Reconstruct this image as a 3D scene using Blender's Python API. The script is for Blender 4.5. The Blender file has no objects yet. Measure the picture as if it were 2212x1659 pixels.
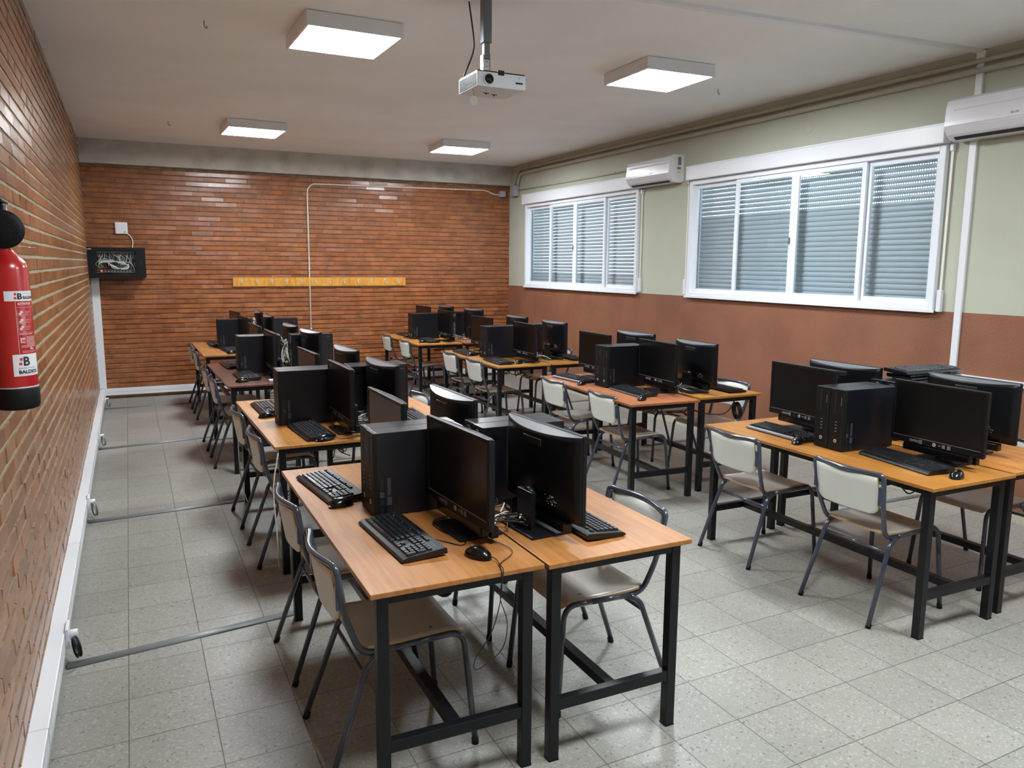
import bpy, bmesh, math, random
from mathutils import Vector, Matrix
random.seed(7)
PI = math.pi
# ------------------------------------------------------------------ camera, world, exposure
SC = bpy.context.scene
COL = SC.collection
F_PX, CAM, YAW, PITCH, ROLL = 1681.03, Vector((.4424, -.9154, 1.7225)), .4558, -.1520, .0065
fw = Vector((math.sin(YAW)*math.cos(PITCH), math.cos(YAW)*math.cos(PITCH), math.sin(PITCH)))
rt = fw.cross(Vector((0, 0, 1))).normalized(); up = rt.cross(fw)
rt, up = rt*math.cos(ROLL)+up*math.sin(ROLL), -rt*math.sin(ROLL)+up*math.cos(ROLL)
cam_data = bpy.data.cameras.new('camera')
cam = bpy.data.objects.new('camera', cam_data); COL.objects.link(cam)
cam.matrix_world = Matrix(((rt.x, up.x, -fw.x, CAM.x), (rt.y, up.y, -fw.y, CAM.y), (rt.z, up.z, -fw.z, CAM.z), (0, 0, 0, 1)))
cam_data.sensor_width = 36; cam_data.lens = F_PX/2212*36; cam_data.clip_start = .02
SC.camera = cam
SC.view_settings.view_transform = 'Standard'; SC.view_settings.look = 'None'
SC.view_settings.exposure = 1.0; SC.view_settings.gamma = 1; SC.view_settings.use_curve_mapping = False
world = bpy.data.worlds.new('daylight'); SC.world = world; world.use_nodes = True
world.node_tree.nodes['Background'].inputs[0].default_value = (.86, .93, 1, 1)
world.node_tree.nodes['Background'].inputs[1].default_value = 4.8
SC.cycles.diffuse_bounces = 10; SC.cycles.max_bounces = 14; SC.cycles.transparent_max_bounces = 12
LAMP_STRENGTH = 45.0
LAMP_COLOR = (.90, .96, 1.0)
# room measures
W, H, D, Y0 = 5.80, 3.20, 10.14, -2.8
ZW = 1.405                     # top of the brown dado on the window wall
YB, ZB = 10.045, 2.912         # concrete beam: front face, underside

# ------------------------------------------------------------------ materials
def mat(name, color, rough=.5, metal=0., spec=.5, coat=0., bump=None, noise=None, emit=None, trans=None):
    m = bpy.data.materials.new(name); m.use_nodes = True
    nt = m.node_tree; b = nt.nodes['Principled BSDF']
    b.inputs['Base Color'].default_value = (*color, 1); b.inputs['Roughness'].default_value = rough
    b.inputs['Metallic'].default_value = metal; b.inputs['Specular IOR Level'].default_value = spec
    b.inputs['Coat Weight'].default_value = coat; b.inputs['Coat Roughness'].default_value = .12
    tc = nt.nodes.new('ShaderNodeTexCoord')
    if noise:                   # (scale, second colour, low, high)
        n = nt.nodes.new('ShaderNodeTexNoise'); n.inputs['Scale'].default_value = noise[0]; n.inputs['Detail'].default_value = 6
        r = nt.nodes.new('ShaderNodeMapRange'); r.inputs[1].default_value = noise[2]; r.inputs[2].default_value = noise[3]
        x = nt.nodes.new('ShaderNodeMix'); x.data_type = 'RGBA'
        x.inputs[6].default_value = (*color, 1); x.inputs[7].default_value = (*noise[1], 1)
        nt.links.new(tc.outputs['Object'], n.inputs['Vector']); nt.links.new(n.outputs['Fac'], r.inputs[0])
        nt.links.new(r.outputs[0], x.inputs[0]); nt.links.new(x.outputs[2], b.inputs['Base Color'])
    if bump:                    # (scale, strength, distance)
        n = nt.nodes.new('ShaderNodeTexNoise'); n.inputs['Scale'].default_value = bump[0]; n.inputs['Detail'].default_value = 5
        bp = nt.nodes.new('ShaderNodeBump'); bp.inputs['Strength'].default_value = bump[1]; bp.inputs['Distance'].default_value = bump[2]
        nt.links.new(tc.outputs['Object'], n.inputs['Vector']); nt.links.new(n.outputs['Fac'], bp.inputs['Height'])
        nt.links.new(bp.outputs[0], b.inputs['Normal'])
    if emit:
        b.inputs['Emission Color'].default_value = (*emit[0], 1); b.inputs['Emission Strength'].default_value = emit[1]
    return m

def N(m): return m.node_tree.nodes
def Lk(m, a, b): m.node_tree.links.new(a, b)
def BS(m): return m.node_tree.nodes['Principled BSDF']

def ramp(m, fac, stops):
    r = N(m).new('ShaderNodeValToRGB'); els = r.color_ramp.elements
    while len(els) < len(stops): els.new(.5)
    for e, (p, c) in zip(els, stops): e.position = p; e.color = (*c, 1)
    Lk(m, fac, r.inputs[0]); return r.outputs[0]

def brick_mat(name, stops, rough, grime):
    m = mat(name, (.4, .15, .06), rough, spec=.5)
    g = N(m).new('ShaderNodeNewGeometry'); tc = N(m).new('ShaderNodeTexCoord')
    base = ramp(m, g.outputs['Random Per Island'], stops)
    n = N(m).new('ShaderNodeTexNoise'); n.inputs['Scale'].default_value = 9; n.inputs['Detail'].default_value = 8
    Lk(m, tc.outputs['Object'], n.inputs['Vector'])
    mr = N(m).new('ShaderNodeMapRange'); mr.inputs[1].default_value = .3; mr.inputs[2].default_value = .7
    mr.inputs[3].default_value = .72; mr.inputs[4].default_value = 1.25
    Lk(m, n.outputs['Fac'], mr.inputs[0])
    hs = N(m).new('ShaderNodeHueSaturation'); Lk(m, base, hs.inputs['Color']); Lk(m, mr.outputs[0], hs.inputs['Value'])
    # pale mortar smears left on the faces
    n2 = N(m).new('ShaderNodeTexNoise'); n2.inputs['Scale'].default_value = 26; n2.inputs['Detail'].default_value = 9; n2.inputs['Roughness'].default_value = .75
    Lk(m, tc.outputs['Object'], n2.inputs['Vector'])
    m2 = N(m).new('ShaderNodeMapRange'); m2.inputs[1].default_value = .66; m2.inputs[2].default_value = .74; m2.inputs[4].default_value = grime
    Lk(m, n2.outputs['Fac'], m2.inputs[0])
    mx = N(m).new('ShaderNodeMix'); mx.data_type = 'RGBA'; mx.inputs[7].default_value = (.62, .42, .27, 1)
    Lk(m, m2.outputs[0], mx.inputs[0]); Lk(m, hs.outputs[0], mx.inputs[6]); Lk(m, mx.outputs[2], BS(m).inputs['Base Color'])
    bp = N(m).new('ShaderNodeBump'); bp.inputs['Strength'].default_value = .25; bp.inputs['Distance'].default_value = .004
    Lk(m, n2.outputs['Fac'], bp.inputs['Height']); Lk(m, bp.outputs[0], BS(m).inputs['Normal'])
    return m

def wood_mat(name, c1, c2, scale=1., rough=.40, contrast=.5):
    m = mat(name, c1, rough, spec=.35)
    tc = N(m).new('ShaderNodeTexCoord'); mp = N(m).new('ShaderNodeMapping')
    mp.inputs['Scale'].default_value = (26*scale, 1.6*scale, 9*scale)
    n = N(m).new('ShaderNodeTexNoise'); n.inputs['Scale'].default_value = 1.6; n.inputs['Detail'].default_value = 8; n.inputs['Distortion'].default_value = .6
    Lk(m, tc.outputs['Object'], mp.inputs[0]); Lk(m, mp.outputs[0], n.inputs['Vector'])
    n2 = N(m).new('ShaderNodeTexNoise'); n2.inputs['Scale'].default_value = 3.2; n2.inputs['Detail'].default_value = 3
    Lk(m, tc.outputs['Object'], n2.inputs['Vector'])
    ad = N(m).new('ShaderNodeMath'); ad.operation = 'MULTIPLY_ADD'; ad.inputs[1].default_value = .55
    Lk(m, n2.outputs['Fac'], ad.inputs[0]); Lk(m, n.outputs['Fac'], ad.inputs[2])
    c = ramp(m, ad.outputs[0], [(.60, c2), (.78+contrast*.2, c1)])
    Lk(m, c, BS(m).inputs['Base Color'])
    return m

M = {}
M['floor'] = mat('terrazzo_tile', (.5, .48, .42), .42)
def floor_nodes(m):
    tc = N(m).new('ShaderNodeTexCoord'); sx = N(m).new('ShaderNodeSeparateXYZ'); Lk(m, tc.outputs['Object'], sx.inputs[0])
    def mth(op, a, b=None, c=None):
        n = N(m).new('ShaderNodeMath'); n.operation = op
        for i, v in enumerate((a, b, c)):
            if v is None: continue
            if isinstance(v, (int, float)): n.inputs[i].default_value = v
            else: Lk(m, v, n.inputs[i])
        return n.outputs[0]
    x, y = sx.outputs[0], sx.outputs[1]
    u = mth('DIVIDE', mth('SUBTRACT', x, .3435), .3)
    v = mth('DIVIDE', mth('MULTIPLY_ADD', x, -.0225, mth('SUBTRACT', y, 2.033-.0225*.343)), .3)
    def line(t):
        f = mth('FRACT', t); e = mth('MINIMUM', f, mth('SUBTRACT', 1, f)); return e
    e = mth('MINIMUM', line(u), line(v))
    mr = N(m).new('ShaderNodeMapRange'); mr.inputs[1].default_value = .0035; mr.inputs[2].default_value = .009; Lk(m, e, mr.inputs[0])
    # one tone per tile
    cx = N(m).new('ShaderNodeCombineXYZ'); Lk(m, mth('FLOOR', u), cx.inputs[0]); Lk(m, mth('FLOOR', v), cx.inputs[1])
    wn = N(m).new('ShaderNodeTexWhiteNoise'); wn.noise_dimensions = '2D'; Lk(m, cx.outputs[0], wn.inputs['Vector'])
    tone = mth('MULTIPLY_ADD', wn.outputs['Value'], .14, .93)
    # marble chips
    vo = N(m).new('ShaderNodeTexVoronoi'); vo.inputs['Scale'].default_value = 125; Lk(m, tc.outputs['Object'], vo.inputs['Vector'])
    sp = N(m).new('ShaderNodeSeparateColor'); Lk(m, vo.outputs['Color'], sp.inputs[0])
    chips = ramp(m, sp.outputs[0], [(0, (.13, .125, .115)), (.02, (.20, .19, .17)), (.045, (.275, .268, .238)), (.8, (.29, .283, .253)), (.9, (.335, .328, .298)), (1, (.375, .368, .335))])
    vo2 = N(m).new('ShaderNodeTexVoronoi'); vo2.inputs['Scale'].default_value = 300; Lk(m, tc.outputs['Object'], vo2.inputs['Vector'])
    sp2 = N(m).new('ShaderNodeSeparateColor'); Lk(m, vo2.outputs['Color'], sp2.inputs[0])
    fine = mth('MULTIPLY_ADD', sp2.outputs[0], .22, .88)
    nz = N(m).new('ShaderNodeTexNoise'); nz.inputs['Scale'].default_value = .9; nz.inputs['Detail'].default_value = 4; Lk(m, tc.outputs['Object'], nz.inputs['Vector'])
    soil = N(m).new('ShaderNodeMapRange'); soil.inputs[1].default_value = .35; soil.inputs[2].default_value = .65; soil.inputs[3].default_value = .88; soil.inputs[4].default_value = 1.04
    Lk(m, nz.outputs['Fac'], soil.inputs[0])
    val = mth('MULTIPLY', mth('MULTIPLY', mth('MULTIPLY', tone, fine), soil.outputs[0]), mth('MULTIPLY_ADD', mr.outputs[0], .68, .32))
    hs = N(m).new('ShaderNodeHueSaturation'); Lk(m, chips, hs.inputs['Color']); Lk(m, val, hs.inputs['Value'])
    Lk(m, hs.outputs[0], BS(m).inputs['Base Color'])
    ro = mth('MULTIPLY_ADD', nz.outputs['Fac'], .35, .22); Lk(m, ro, BS(m).inputs['Roughness'])
    bp = N(m).new('ShaderNodeBump'); bp.inputs['Strength'].default_value = .5; bp.inputs['Distance'].default_value = .0015
    Lk(m, mr.outputs[0], bp.inputs['Height']); Lk(m, bp.outputs[0], BS(m).inputs['Normal'])
floor_nodes(M['floor'])
M['ceiling'] = mat('ceiling_paint', (.86, .875, .885), .9, bump=(120, .4, .004), noise=(1.2, (.81, .825, .83), .4, .65))
M['cream'] = mat('cream_wall_paint', (.46, .48, .39), .75, bump=(60, .25, .003), noise=(1.6, (.43, .445, .365), .45, .7))
M['concrete'] = mat('painted_concrete', (.52, .50, .45), .9, bump=(55, .6, .006), noise=(5, (.40, .39, .35), .42, .68))
M['dado'] = mat('brown_rough_paint', (.255, .105, .058), .55, bump=(75, .8, .003), noise=(2.2, (.215, .085, .048), .42, .62))
M['brick_back'] = brick_mat('glazed_orange_brick', [(0, (.235, .078, .030)), (.35, (.29, .094, .034)), (.7, (.325, .112, .040)), (1, (.265, .085, .034))], .22, .25)
M['brick_left'] = brick_mat('glazed_brick_ochre_sheen', [(0, (.20, .078, .030)), (.4, (.26, .105, .038)), (.75, (.30, .125, .048)), (1, (.23, .085, .035))], .24, .2)  # ochre tint stands for the grazing reflection on this wall
M['mortar'] = mat('mortar', (.17, .10, .055), .95, bump=(90, .8, .006), noise=(14, (.26, .17, .10), .4, .65))  # joint shadow painted in as dark mortar; also darkens side-wall brick ledges
M['lit_mortar_edge'] = mat('lit_mortar_edge', (.46, .31, .20), .9)  # pale line painting the light caught on brick top edges, over mortar
M['mortar_left'] = mat('pale_mortar', (.33, .265, .17), .95, bump=(90, .8, .006), noise=(14, (.25, .19, .11), .4, .65))
M['white_pvc'] = mat('white_pvc', (.74, .76, .80), .35)
M['white_alu'] = mat('white_lacquered_frame', (.76, .80, .86), .25, coat=.2)
M['skirt'] = mat('cream_terrazzo_skirting', (.55, .51, .40), .5, noise=(60, (.42, .38, .28), .5, .7))
M['shutter'] = mat('shutter_slat', (.40, .455, .49), .45)
M['black_plastic'] = mat('black_plastic', (.0045, .0048, .0065), .42, spec=.28, bump=(900, .15, .0004))
M['black_case'] = mat('black_painted_steel', (.005, .0055, .0085), .30, spec=.5)
M['case_front'] = mat('charcoal_front_plastic', (.0085, .008, .008), .45, spec=.25)
M['screen'] = mat('dark_screen', (.003, .003, .0035), .26, spec=.42, bump=None)
M['glossy_black'] = mat('glossy_black', (.004, .004, .005), .2, spec=.4)
M['vent_top'] = mat('monitor_shell', (.0045, .005, .0065), .33, spec=.3)
M['key'] = mat('black_keycap', (.009, .010, .013), .33)
M['kb_body'] = mat('keyboard_body', (.005, .0055, .008), .28)
M['kb_silver'] = mat('keyboard_silver_edge', (.30, .31, .34), .35, metal=.6)
M['silver'] = mat('silver_mark', (.55, .56, .58), .35, metal=.3)
M['sticker'] = mat('grey_sticker', (.16, .165, .18), .4)
M['sticker_dim'] = mat('dim_sticker', (.038, .041, .048), .4)
M['sticker_faint'] = mat('faint_sticker', (.010, .011, .013), .4)
M['table_steel'] = mat('black_enamelled_steel', (.0045, .005, .0075), .33, spec=.35, bump=(40, .1, .001))
M['chair_steel'] = mat('grey_blue_enamelled_tube', (.042, .052, .082), .22, coat=.5)
M['chair_white'] = mat('cream_laminate', (.64, .65, .60), .38, noise=(3, (.59, .595, .54), .4, .7))
M['seat'] = mat('beige_laminate_seat', (.60, .56, .50), .30, noise=(4, (.54, .50, .44), .4, .7))
M['ply'] = mat('plywood_edge', (.48, .32, .13), .6)
M['rubber'] = mat('black_rubber', (.004, .004, .005), .6, spec=.25)
M['cable_black'] = mat('black_cable', (.010, .010, .011), .4)
M['cable_white'] = mat('white_cable', (.72, .70, .66), .4)
M['cable_grey'] = mat('grey_cable', (.30, .31, .31), .45)
M['raceway'] = mat('grey_floor_raceway', (.20, .215, .225), .38)
M['pipe'] = mat('cream_painted_pipe', (.42, .42, .34), .45)
M['pipe_white'] = mat('ivory_conduit', (.66, .62, .52), .4)
M['box_grey'] = mat('grey_junction_box', (.36, .37, .38), .5)
M['lamp_frame'] = mat('white_lamp_frame', (.74, .76, .80), .4)
M['diffuser'] = mat('lamp_diffuser', (.9, .9, .9), .5, emit=(LAMP_COLOR, LAMP_STRENGTH))
M['ac_white'] = mat('white_aircon_plastic', (.72, .72, .76), .22, coat=.3)
M['dark'] = mat('dark_slot', (.006, .006, .007), .5)
M['proj_white'] = mat('projector_white', (.66, .71, .76), .3)
M['chrome'] = mat('chrome', (.75, .76, .78), .12, metal=1)
M['pole'] = mat('grey_pole', (.17, .18, .21), .4, metal=.3)
M['red_paint'] = mat('extinguisher_red', (.42, .012, .014), .25, coat=.5)
M['label_white'] = mat('white_label', (.72, .73, .76), .35)
M['ink'] = mat('black_ink', (.012, .012, .02), .5)
M['ink_grey'] = mat('grey_ink', (.20, .20, .24), .5)
M['ink_red'] = mat('red_ink', (.50, .03, .03), .5)
M['ink_pale'] = mat('pale_ink', (.70, .55, .52), .5)
M['yellow'] = mat('yellow_sign', (.75, .6, .08), .5)
M['brass'] = mat('pale_metal_hook', (.62, .66, .60), .3, metal=.5)
M['steel'] = mat('bare_steel', (.22, .22, .23), .35, metal=.8)
M['led'] = mat('red_led', (.8, .05, .02), .4, emit=((1, .06, .02), 2.2))
M['cab_glass'] = mat('smoked_door_glass', (.02, .02, .025), .08)
M['port'] = mat('metal_port_plate', (.22, .25, .30), .35, metal=.7)
M['coat_board'] = wood_mat('yellow_pine', (.62, .30, .045), (.48, .20, .025), .6)
WOODS = {
 'honey': wood_mat('honey_wood', (.38, .166, .048), (.28, .108, .029), 1),
 'golden': wood_mat('golden_wood', (.40, .175, .032), (.29, .112, .020), 1),
 'amber': wood_mat('amber_wood', (.48, .200, .042), (.33, .120, .026), 1.1),
 'mahogany': wood_mat('dark_mahogany_veneer', (.135, .048, .026), (.085, .030, .017), .8, .3),
 'cherry': wood_mat('red_cherry_veneer', (.34, .128, .054), (.20, .066, .027), 1.0, .34, .1),
 'rust': wood_mat('red_brown_veneer', (.33, .125, .06), (.21, .075, .036), .9)}
def glass():
    m = bpy.data.materials.new('window_glass'); m.use_nodes = True; nt = m.node_tree; nt.nodes.clear()
    o = nt.nodes.new('ShaderNodeOutputMaterial'); mx = nt.nodes.new('ShaderNodeMixShader')
    ge = nt.nodes.new('ShaderNodeNewGeometry'); dt = nt.nodes.new('ShaderNodeVectorMath'); dt.operation = 'DOT_PRODUCT'
    nt.links.new(ge.outputs['Normal'], dt.inputs[0]); nt.links.new(ge.outputs['Incoming'], dt.inputs[1])
    def mth(op, a, b=None, c=None):
        n = nt.nodes.new('ShaderNodeMath'); n.operation = op
        for i, v in enumerate((a, b, c)):
            if v is None: continue
            if isinstance(v, (int, float)): n.inputs[i].default_value = v
            else: nt.links.new(v, n.inputs[i])
        return n.outputs[0]
    fr = nt.nodes.new('ShaderNodeClamp'); nt.links.new(mth('MULTIPLY_ADD', mth('POWER', mth('SUBTRACT', 1, mth('ABSOLUTE', dt.outputs['Value'])), 5), .95, .04), fr.inputs[0])
    t = nt.nodes.new('ShaderNodeBsdfTransparent'); t.inputs[0].default_value = (.94, .97, .98, 1); g = nt.nodes.new('ShaderNodeBsdfGlossy'); g.inputs['Roughness'].default_value = .01
    nt.links.new(fr.outputs[0], mx.inputs[0]); nt.links.new(t.outputs[0], mx.inputs[1]); nt.links.new(g.outputs[0], mx.inputs[2]); nt.links.new(mx.outputs[0], o.inputs[0])
    return m
M['glass'] = glass()
M['vent_rib'] = mat('ribbed_top_sheen_grey', (.09, .10, .12), .28, spec=1., coat=1.)  # base grey lightened to stand for light reflected off black plastic
wv = N(M['vent_rib']).new('ShaderNodeTexWave'); wv.bands_direction = 'Y'; wv.inputs['Scale'].default_value = 55
bp_ = N(M['vent_rib']).new('ShaderNodeBump'); bp_.inputs['Distance'].default_value = .0006; tc_ = N(M['vent_rib']).new('ShaderNodeTexCoord')
Lk(M['vent_rib'], tc_.outputs['Object'], wv.inputs['Vector']); Lk(M['vent_rib'], wv.outputs['Fac'], bp_.inputs['Height']); Lk(M['vent_rib'], bp_.outputs[0], BS(M['vent_rib']).inputs['Normal'])

# ------------------------------------------------------------------ mesh helpers
def link(o, parent=None):
    COL.objects.link(o)
    if parent is not None: o.parent = parent
    return o
def tag(o, label=None, cat=None, group=None, kind=None):
    if label: o['label'] = label
    if cat: o['category'] = cat
    if group: o['group'] = group
    if kind: o['kind'] = kind
    return o
def empty(name, loc=(0, 0, 0), rz=0):
    o = bpy.data.objects.new(name, None); o.empty_display_size = .1; o.location = loc; o.rotation_euler = (0, 0, rz)
    COL.objects.link(o); return o
def thing(name, label, cat, loc=(0, 0, 0), rz=0, group=None):
    return tag(empty(name, loc, rz), label, cat, group)
def copy_tree(o, parent=None):
    c = o.copy(); COL.objects.link(c)
    if parent is not None: c.parent = parent
    for ch in list(o.children): copy_tree(ch, c)
    return c

class MB:
    """collects shapes for ONE mesh"""
    def __init__(s): s.v = []; s.f = []; s.mi = []; s.sm = []
    def add(s, vs, fs, mi=0, smooth=False, T=None):
        b = len(s.v)
        for p in vs:
            p = Vector(p)
            if T is not None: p = T @ p
            s.v.append(p)
        for f in fs: s.f.append([b+i for i in f]); s.mi.append(mi); s.sm.append(smooth)
        return s
    def box(s, x0, x1, y0, y1, z0, z1, mi=0, T=None):
        vs = [(x, y, z) for z in (z0, z1) for y in (y0, y1) for x in (x0, x1)]
        return s.add(vs, [(0, 2, 3, 1), (4, 5, 7, 6), (0, 1, 5, 4), (2, 6, 7, 3), (0, 4, 6, 2), (1, 3, 7, 5)], mi, False, T)
    def cbox(s, cx, cy, cz, sx, sy, sz, mi=0, T=None):
        return s.box(cx-sx/2, cx+sx/2, cy-sy/2, cy+sy/2, cz-sz/2, cz+sz/2, mi, T)
    def rbox(s, x0, x1, y0, y1, z0, z1, b, mi=0, T=None):
        """box with chamfered edges"""
        b = min(b, (x1-x0)/2.01, (y1-y0)/2.01, (z1-z0)/2.01)
        bm = bmesh.new(); bmesh.ops.create_cube(bm, size=1)
        for v in bm.verts: v.co = Vector((x0+(v.co.x+.5)*(x1-x0), y0+(v.co.y+.5)*(y1-y0), z0+(v.co.z+.5)*(z1-z0)))
        bmesh.ops.bevel(bm, geom=bm.edges[:], offset=b, segments=2, profile=.5, affect='EDGES', clamp_overlap=True)
        bm.verts.index_update()
        s.add([v.co.copy() for v in bm.verts], [[v.index for v in f.verts] for f in bm.faces], mi, False, T); bm.free(); return s
    def prism(s, poly, a0, a1, axis='z', mi=0, smooth=False, T=None):
        """extrude a 2-D outline along an axis; outline coords are the other two axes in order"""
        n = len(poly)
        def P(p, a):
            return {'z': (p[0], p[1], a), 'y': (p[0], a, p[1]), 'x': (a, p[0], p[1])}[axis]
        vs = [P(p, a0) for p in poly]+[P(p, a1) for p in poly]
        s.add(vs, [(i, (i+1) % n, n+(i+1) % n, n+i) for i in range(n)], mi, smooth, T)
        b = len(s.v)-2*n
        s.f += [[b+i for i in range(n)][::-1], [b+n+i for i in range(n)]]; s.mi += [mi, mi]; s.sm += [False, False]
        return s
    def lathe(s, prof, n=24, mi=0, T=None, smooth=True):
        """profile of (r, z) turned about z"""
        vs = []; k = len(prof)
        for i in range(n):
            a = 2*PI*i/n
            for r, z in prof: vs.append((r*math.cos(a), r*math.sin(a), z))
        fs = []
        for i in range(n):
            j = (i+1) % n
            for q in range(k-1): fs.append((i*k+q, j*k+q, j*k+q+1, i*k+q+1))
        s.add(vs, fs, mi, smooth, T)
        return s
    def cyl(s, p0, p1, r, n=16, mi=0, r2=None):
        return s.tube([p0, p1], r, n, mi, r2)
    def tube(s, pts, r, n=8, mi=0, r2=None):
        pts = [Vector(p) for p in pts]; m = len(pts); up_ = Vector((0, 0, 1)); fr = None; vs = []
        for i, p in enumerate(pts):
            if i == 0: t = (pts[1]-p)
            elif i == m-1: t = (p-pts[i-1])
            else: t = (pts[i+1]-p).normalized()+(p-pts[i-1]).normalized()
            t = t.normalized() if t.length > 1e-9 else Vector((0, 0, 1))
            if fr is None:
                a = Vector((1, 0, 0)) if abs(t.x) < .9 else Vector((0, 1, 0)); fr = (a-t*a.dot(t)).normalized()
            else: fr = (fr-t*fr.dot(t)).normalized()
            b = t.cross(fr); rr = r if r2 is None else r+(r2-r)*i/(m-1)
            for k in range(n):
                a = 2*PI*k/n; vs.append(p+fr*math.cos(a)*rr+b*math.sin(a)*rr)
        fs = [(i*n+k, i*n+(k+1) % n, (i+1)*n+(k+1) % n, (i+1)*n+k) for i in range(m-1) for k in range(n)]
        b0 = len(s.v); s.add(vs, fs, mi, True)
        s.f += [[b0+k for k in range(n)][::-1], [b0+(m-1)*n+k for k in range(n)]]; s.mi += [mi, mi]; s.sm += [False, False]
        return s
    def disc(s, c, nrm, r, t=.001, n=20, mi=0):
        c = Vector(c); nrm = Vector(nrm).normalized(); return s.tube([c, c+nrm*t], r, n, mi)
    def build(s, name, mats, parent=None, auto=None):
        me = bpy.data.meshes.new(name); me.from_pydata([tuple(v) for v in s.v], [], s.f)
        if not isinstance(mats, (list, tuple)): mats = [mats]
        for m in mats: me.materials.append(M[m] if isinstance(m, str) else m)
        me.polygons.foreach_set('material_index', s.mi); me.polygons.foreach_set('use_smooth', s.sm); me.update()
        return link(bpy.data.objects.new(name, me), parent)

def fillet(pts, rad, n=5):
    pts = [Vector(p) for p in pts]; out = [pts[0]]
    for i in range(1, len(pts)-1):
        p = pts[i]; a = (pts[i-1]-p); b = (pts[i+1]-p); r = min(rad, a.length*.49, b.length*.49)
        A = p+a.normalized()*r; B = p+b.normalized()*r
        for k in range(n+1):
            t = k/n; out.append(A*(1-t)**2+p*2*t*(1-t)+B*t*t)
    out.append(pts[-1]); return out
def spline(pts, n=8):
    pts = [Vector(p) for p in pts]; P = [pts[0]*2-pts[1]]+pts+[pts[-1]*2-pts[-2]]; out = []
    for i in range(1, len(P)-2):
        a, b, c, d = P[i-1:i+3]
        for k in range(n):
            t = k/n; out.append(.5*((2*b)+(c-a)*t+(2*a-5*b+4*c-d)*t*t+(3*b-a-3*c+d)*t**3))
    out.append(pts[-1]); return out

def text_faces(txt, size, bold=0.):
    cu = bpy.data.curves.new('lettering', 'FONT'); cu.body = txt; cu.size = size; cu.offset = bold; cu.resolution_u = 2
    o = bpy.data.objects.new('lettering', cu); COL.objects.link(o)
    me = bpy.data.meshes.new_from_object(o.evaluated_get(bpy.context.evaluated_depsgraph_get()))
    vs = [v.co.copy() for v in me.vertices]; fs = [list(p.vertices) for p in me.polygons]
    bpy.data.objects.remove(o); bpy.data.curves.remove(cu); bpy.data.meshes.remove(me)
    return vs, fs
def add_text(mb, txt, size, T, mi=0, bold=0., width=None):
    vs, fs = text_faces(txt, size, bold)
    w = max(v.x for v in vs)-min(v.x for v in vs); x0 = min(v.x for v in vs); k = 1 if width is None else width/w
    mb.add([Vector(((v.x-x0-w/2)*k, v.y, 0)) for v in vs], fs, mi, False, T)
def frame_T(origin, right, up_):
    r = Vector(right).normalized(); u = Vector(up_).normalized(); n = r.cross(u); o = Vector(origin)
    return Matrix(((r.x, u.x, n.x, o.x), (r.y, u.y, n.y, o.y), (r.z, u.z, n.z, o.z), (0, 0, 0, 1)))
def struct(o): o['kind'] = 'structure'; return o

# ------------------------------------------------------------------ room shell
struct(MB().box(-.3, W+.3, Y0-.2, D+.2, -.12, 0).build('floor', 'floor'))
struct(MB().box(-.3, W+.3, Y0-.2, D+.2, H, H+.15).build('ceiling', 'ceiling'))
def brick_wall(name, horiz, L0, L1, z0, z1, plane, axis, course, blen, joint, mats, proud=.012, edge_paint=.7, side=.04, lean=0):
    """relief of single bricks on a mortar plane; horiz = +1 keeps winding outward"""
    mb = MB(); R = random.Random(5)
    if axis == 'y': mb.box(L0-.3, L1+.3, plane+proud, plane+.2, z0, z1, 0)
    else: mb.box(plane-.2, plane-proud, L0-.2, L1+.25, z0, z1, 0)
    def put(a0, a1, b0, b1):
        c = .0022; sag = R.uniform(-.0012, .0012)
        out = [(a0, b0), (a1, b0), (a1, b1), (a0, b1)]; ct = c*R.uniform(.8, 1.8); e = .0011 if axis == 'y' else c; inn = [(a0+e, b0+c), (a1-e, b0+c), (a1-e, b1-ct), (a0+e, b1-ct)]
        t = [R.uniform(-.0014, .0014) for _ in range(2)]; base = R.uniform(-.0012, .0012)*(1 if axis == 'y' else .5)
        vs = []
        for i, (a, b) in enumerate(out): vs.append((a, b+sag, -proud-.002))
        for i, (a, b) in enumerate(inn): vs.append((a, b+sag, base+t[0]*(1 if i in (1, 2) else -1)+t[1]*(1 if i > 1 else -1)))
        if axis == 'y': vs = [(a, plane-d, b) for a, b, d in vs]
        else: vs = [(plane+d, a, b) for a, b, d in vs]
        mb.add(vs, [(4, 5, 6, 7), (0, 1, 5, 4), (1, 2, 6, 5), (3, 0, 4, 7)], 1)
        mb.f.append([len(mb.v)-8+q for q in (2, 3, 7, 6)]); mb.mi.append(2 if R.random() < edge_paint else 1); mb.sm.append(False)  # top edge colour: caught light on the back wall, shade on the side wall
    row = 0; z = z0+joint
    while z+course-joint <= z1+.001:
        off = (.5 if row % 2 else 0)*blen+R.uniform(-.06, .06)
        a = L0-blen+off
        while a < L1:
            p, q = max(a, L0), min(a+blen-joint*side, L1)
            if q-p > .02: put(p, q, z, z+course-joint)
            a += blen
        z += course; row += 1
    if L1 and z < z1-.01: mb.box(*((L0, L1, plane, plane+proud+.01) if axis == 'y' else (plane-proud-.01, plane, L0, L1)), z, z1, 0)
    for v in mb.v:            # the side wall is slightly out of plumb
        v.x += lean*(1-v.z/H)
    return struct(mb.build(name, mats))
brick_wall('wall_back', 1, 0, W, 0, ZB, D, 'y', .0625, .268, .010, ['mortar', 'brick_back', 'lit_mortar_edge'], .014, .4)
brick_wall('wall_left', 1, Y0, D, 0, H, 0, 'x', .0725, .262, .015, ['mortar_left', 'brick_left', 'mortar'], .006, 1.1, .25, .045)  # dark third material paints joint shade onto the brick top ledges
struct(MB().box(0, W, YB, D+.2, ZB, H+.01).build('trim_1', 'concrete'))
struct(MB().box(-.2, W+.2, Y0-.2, Y0, 0, H).build('wall_front', 'cream'))
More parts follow.
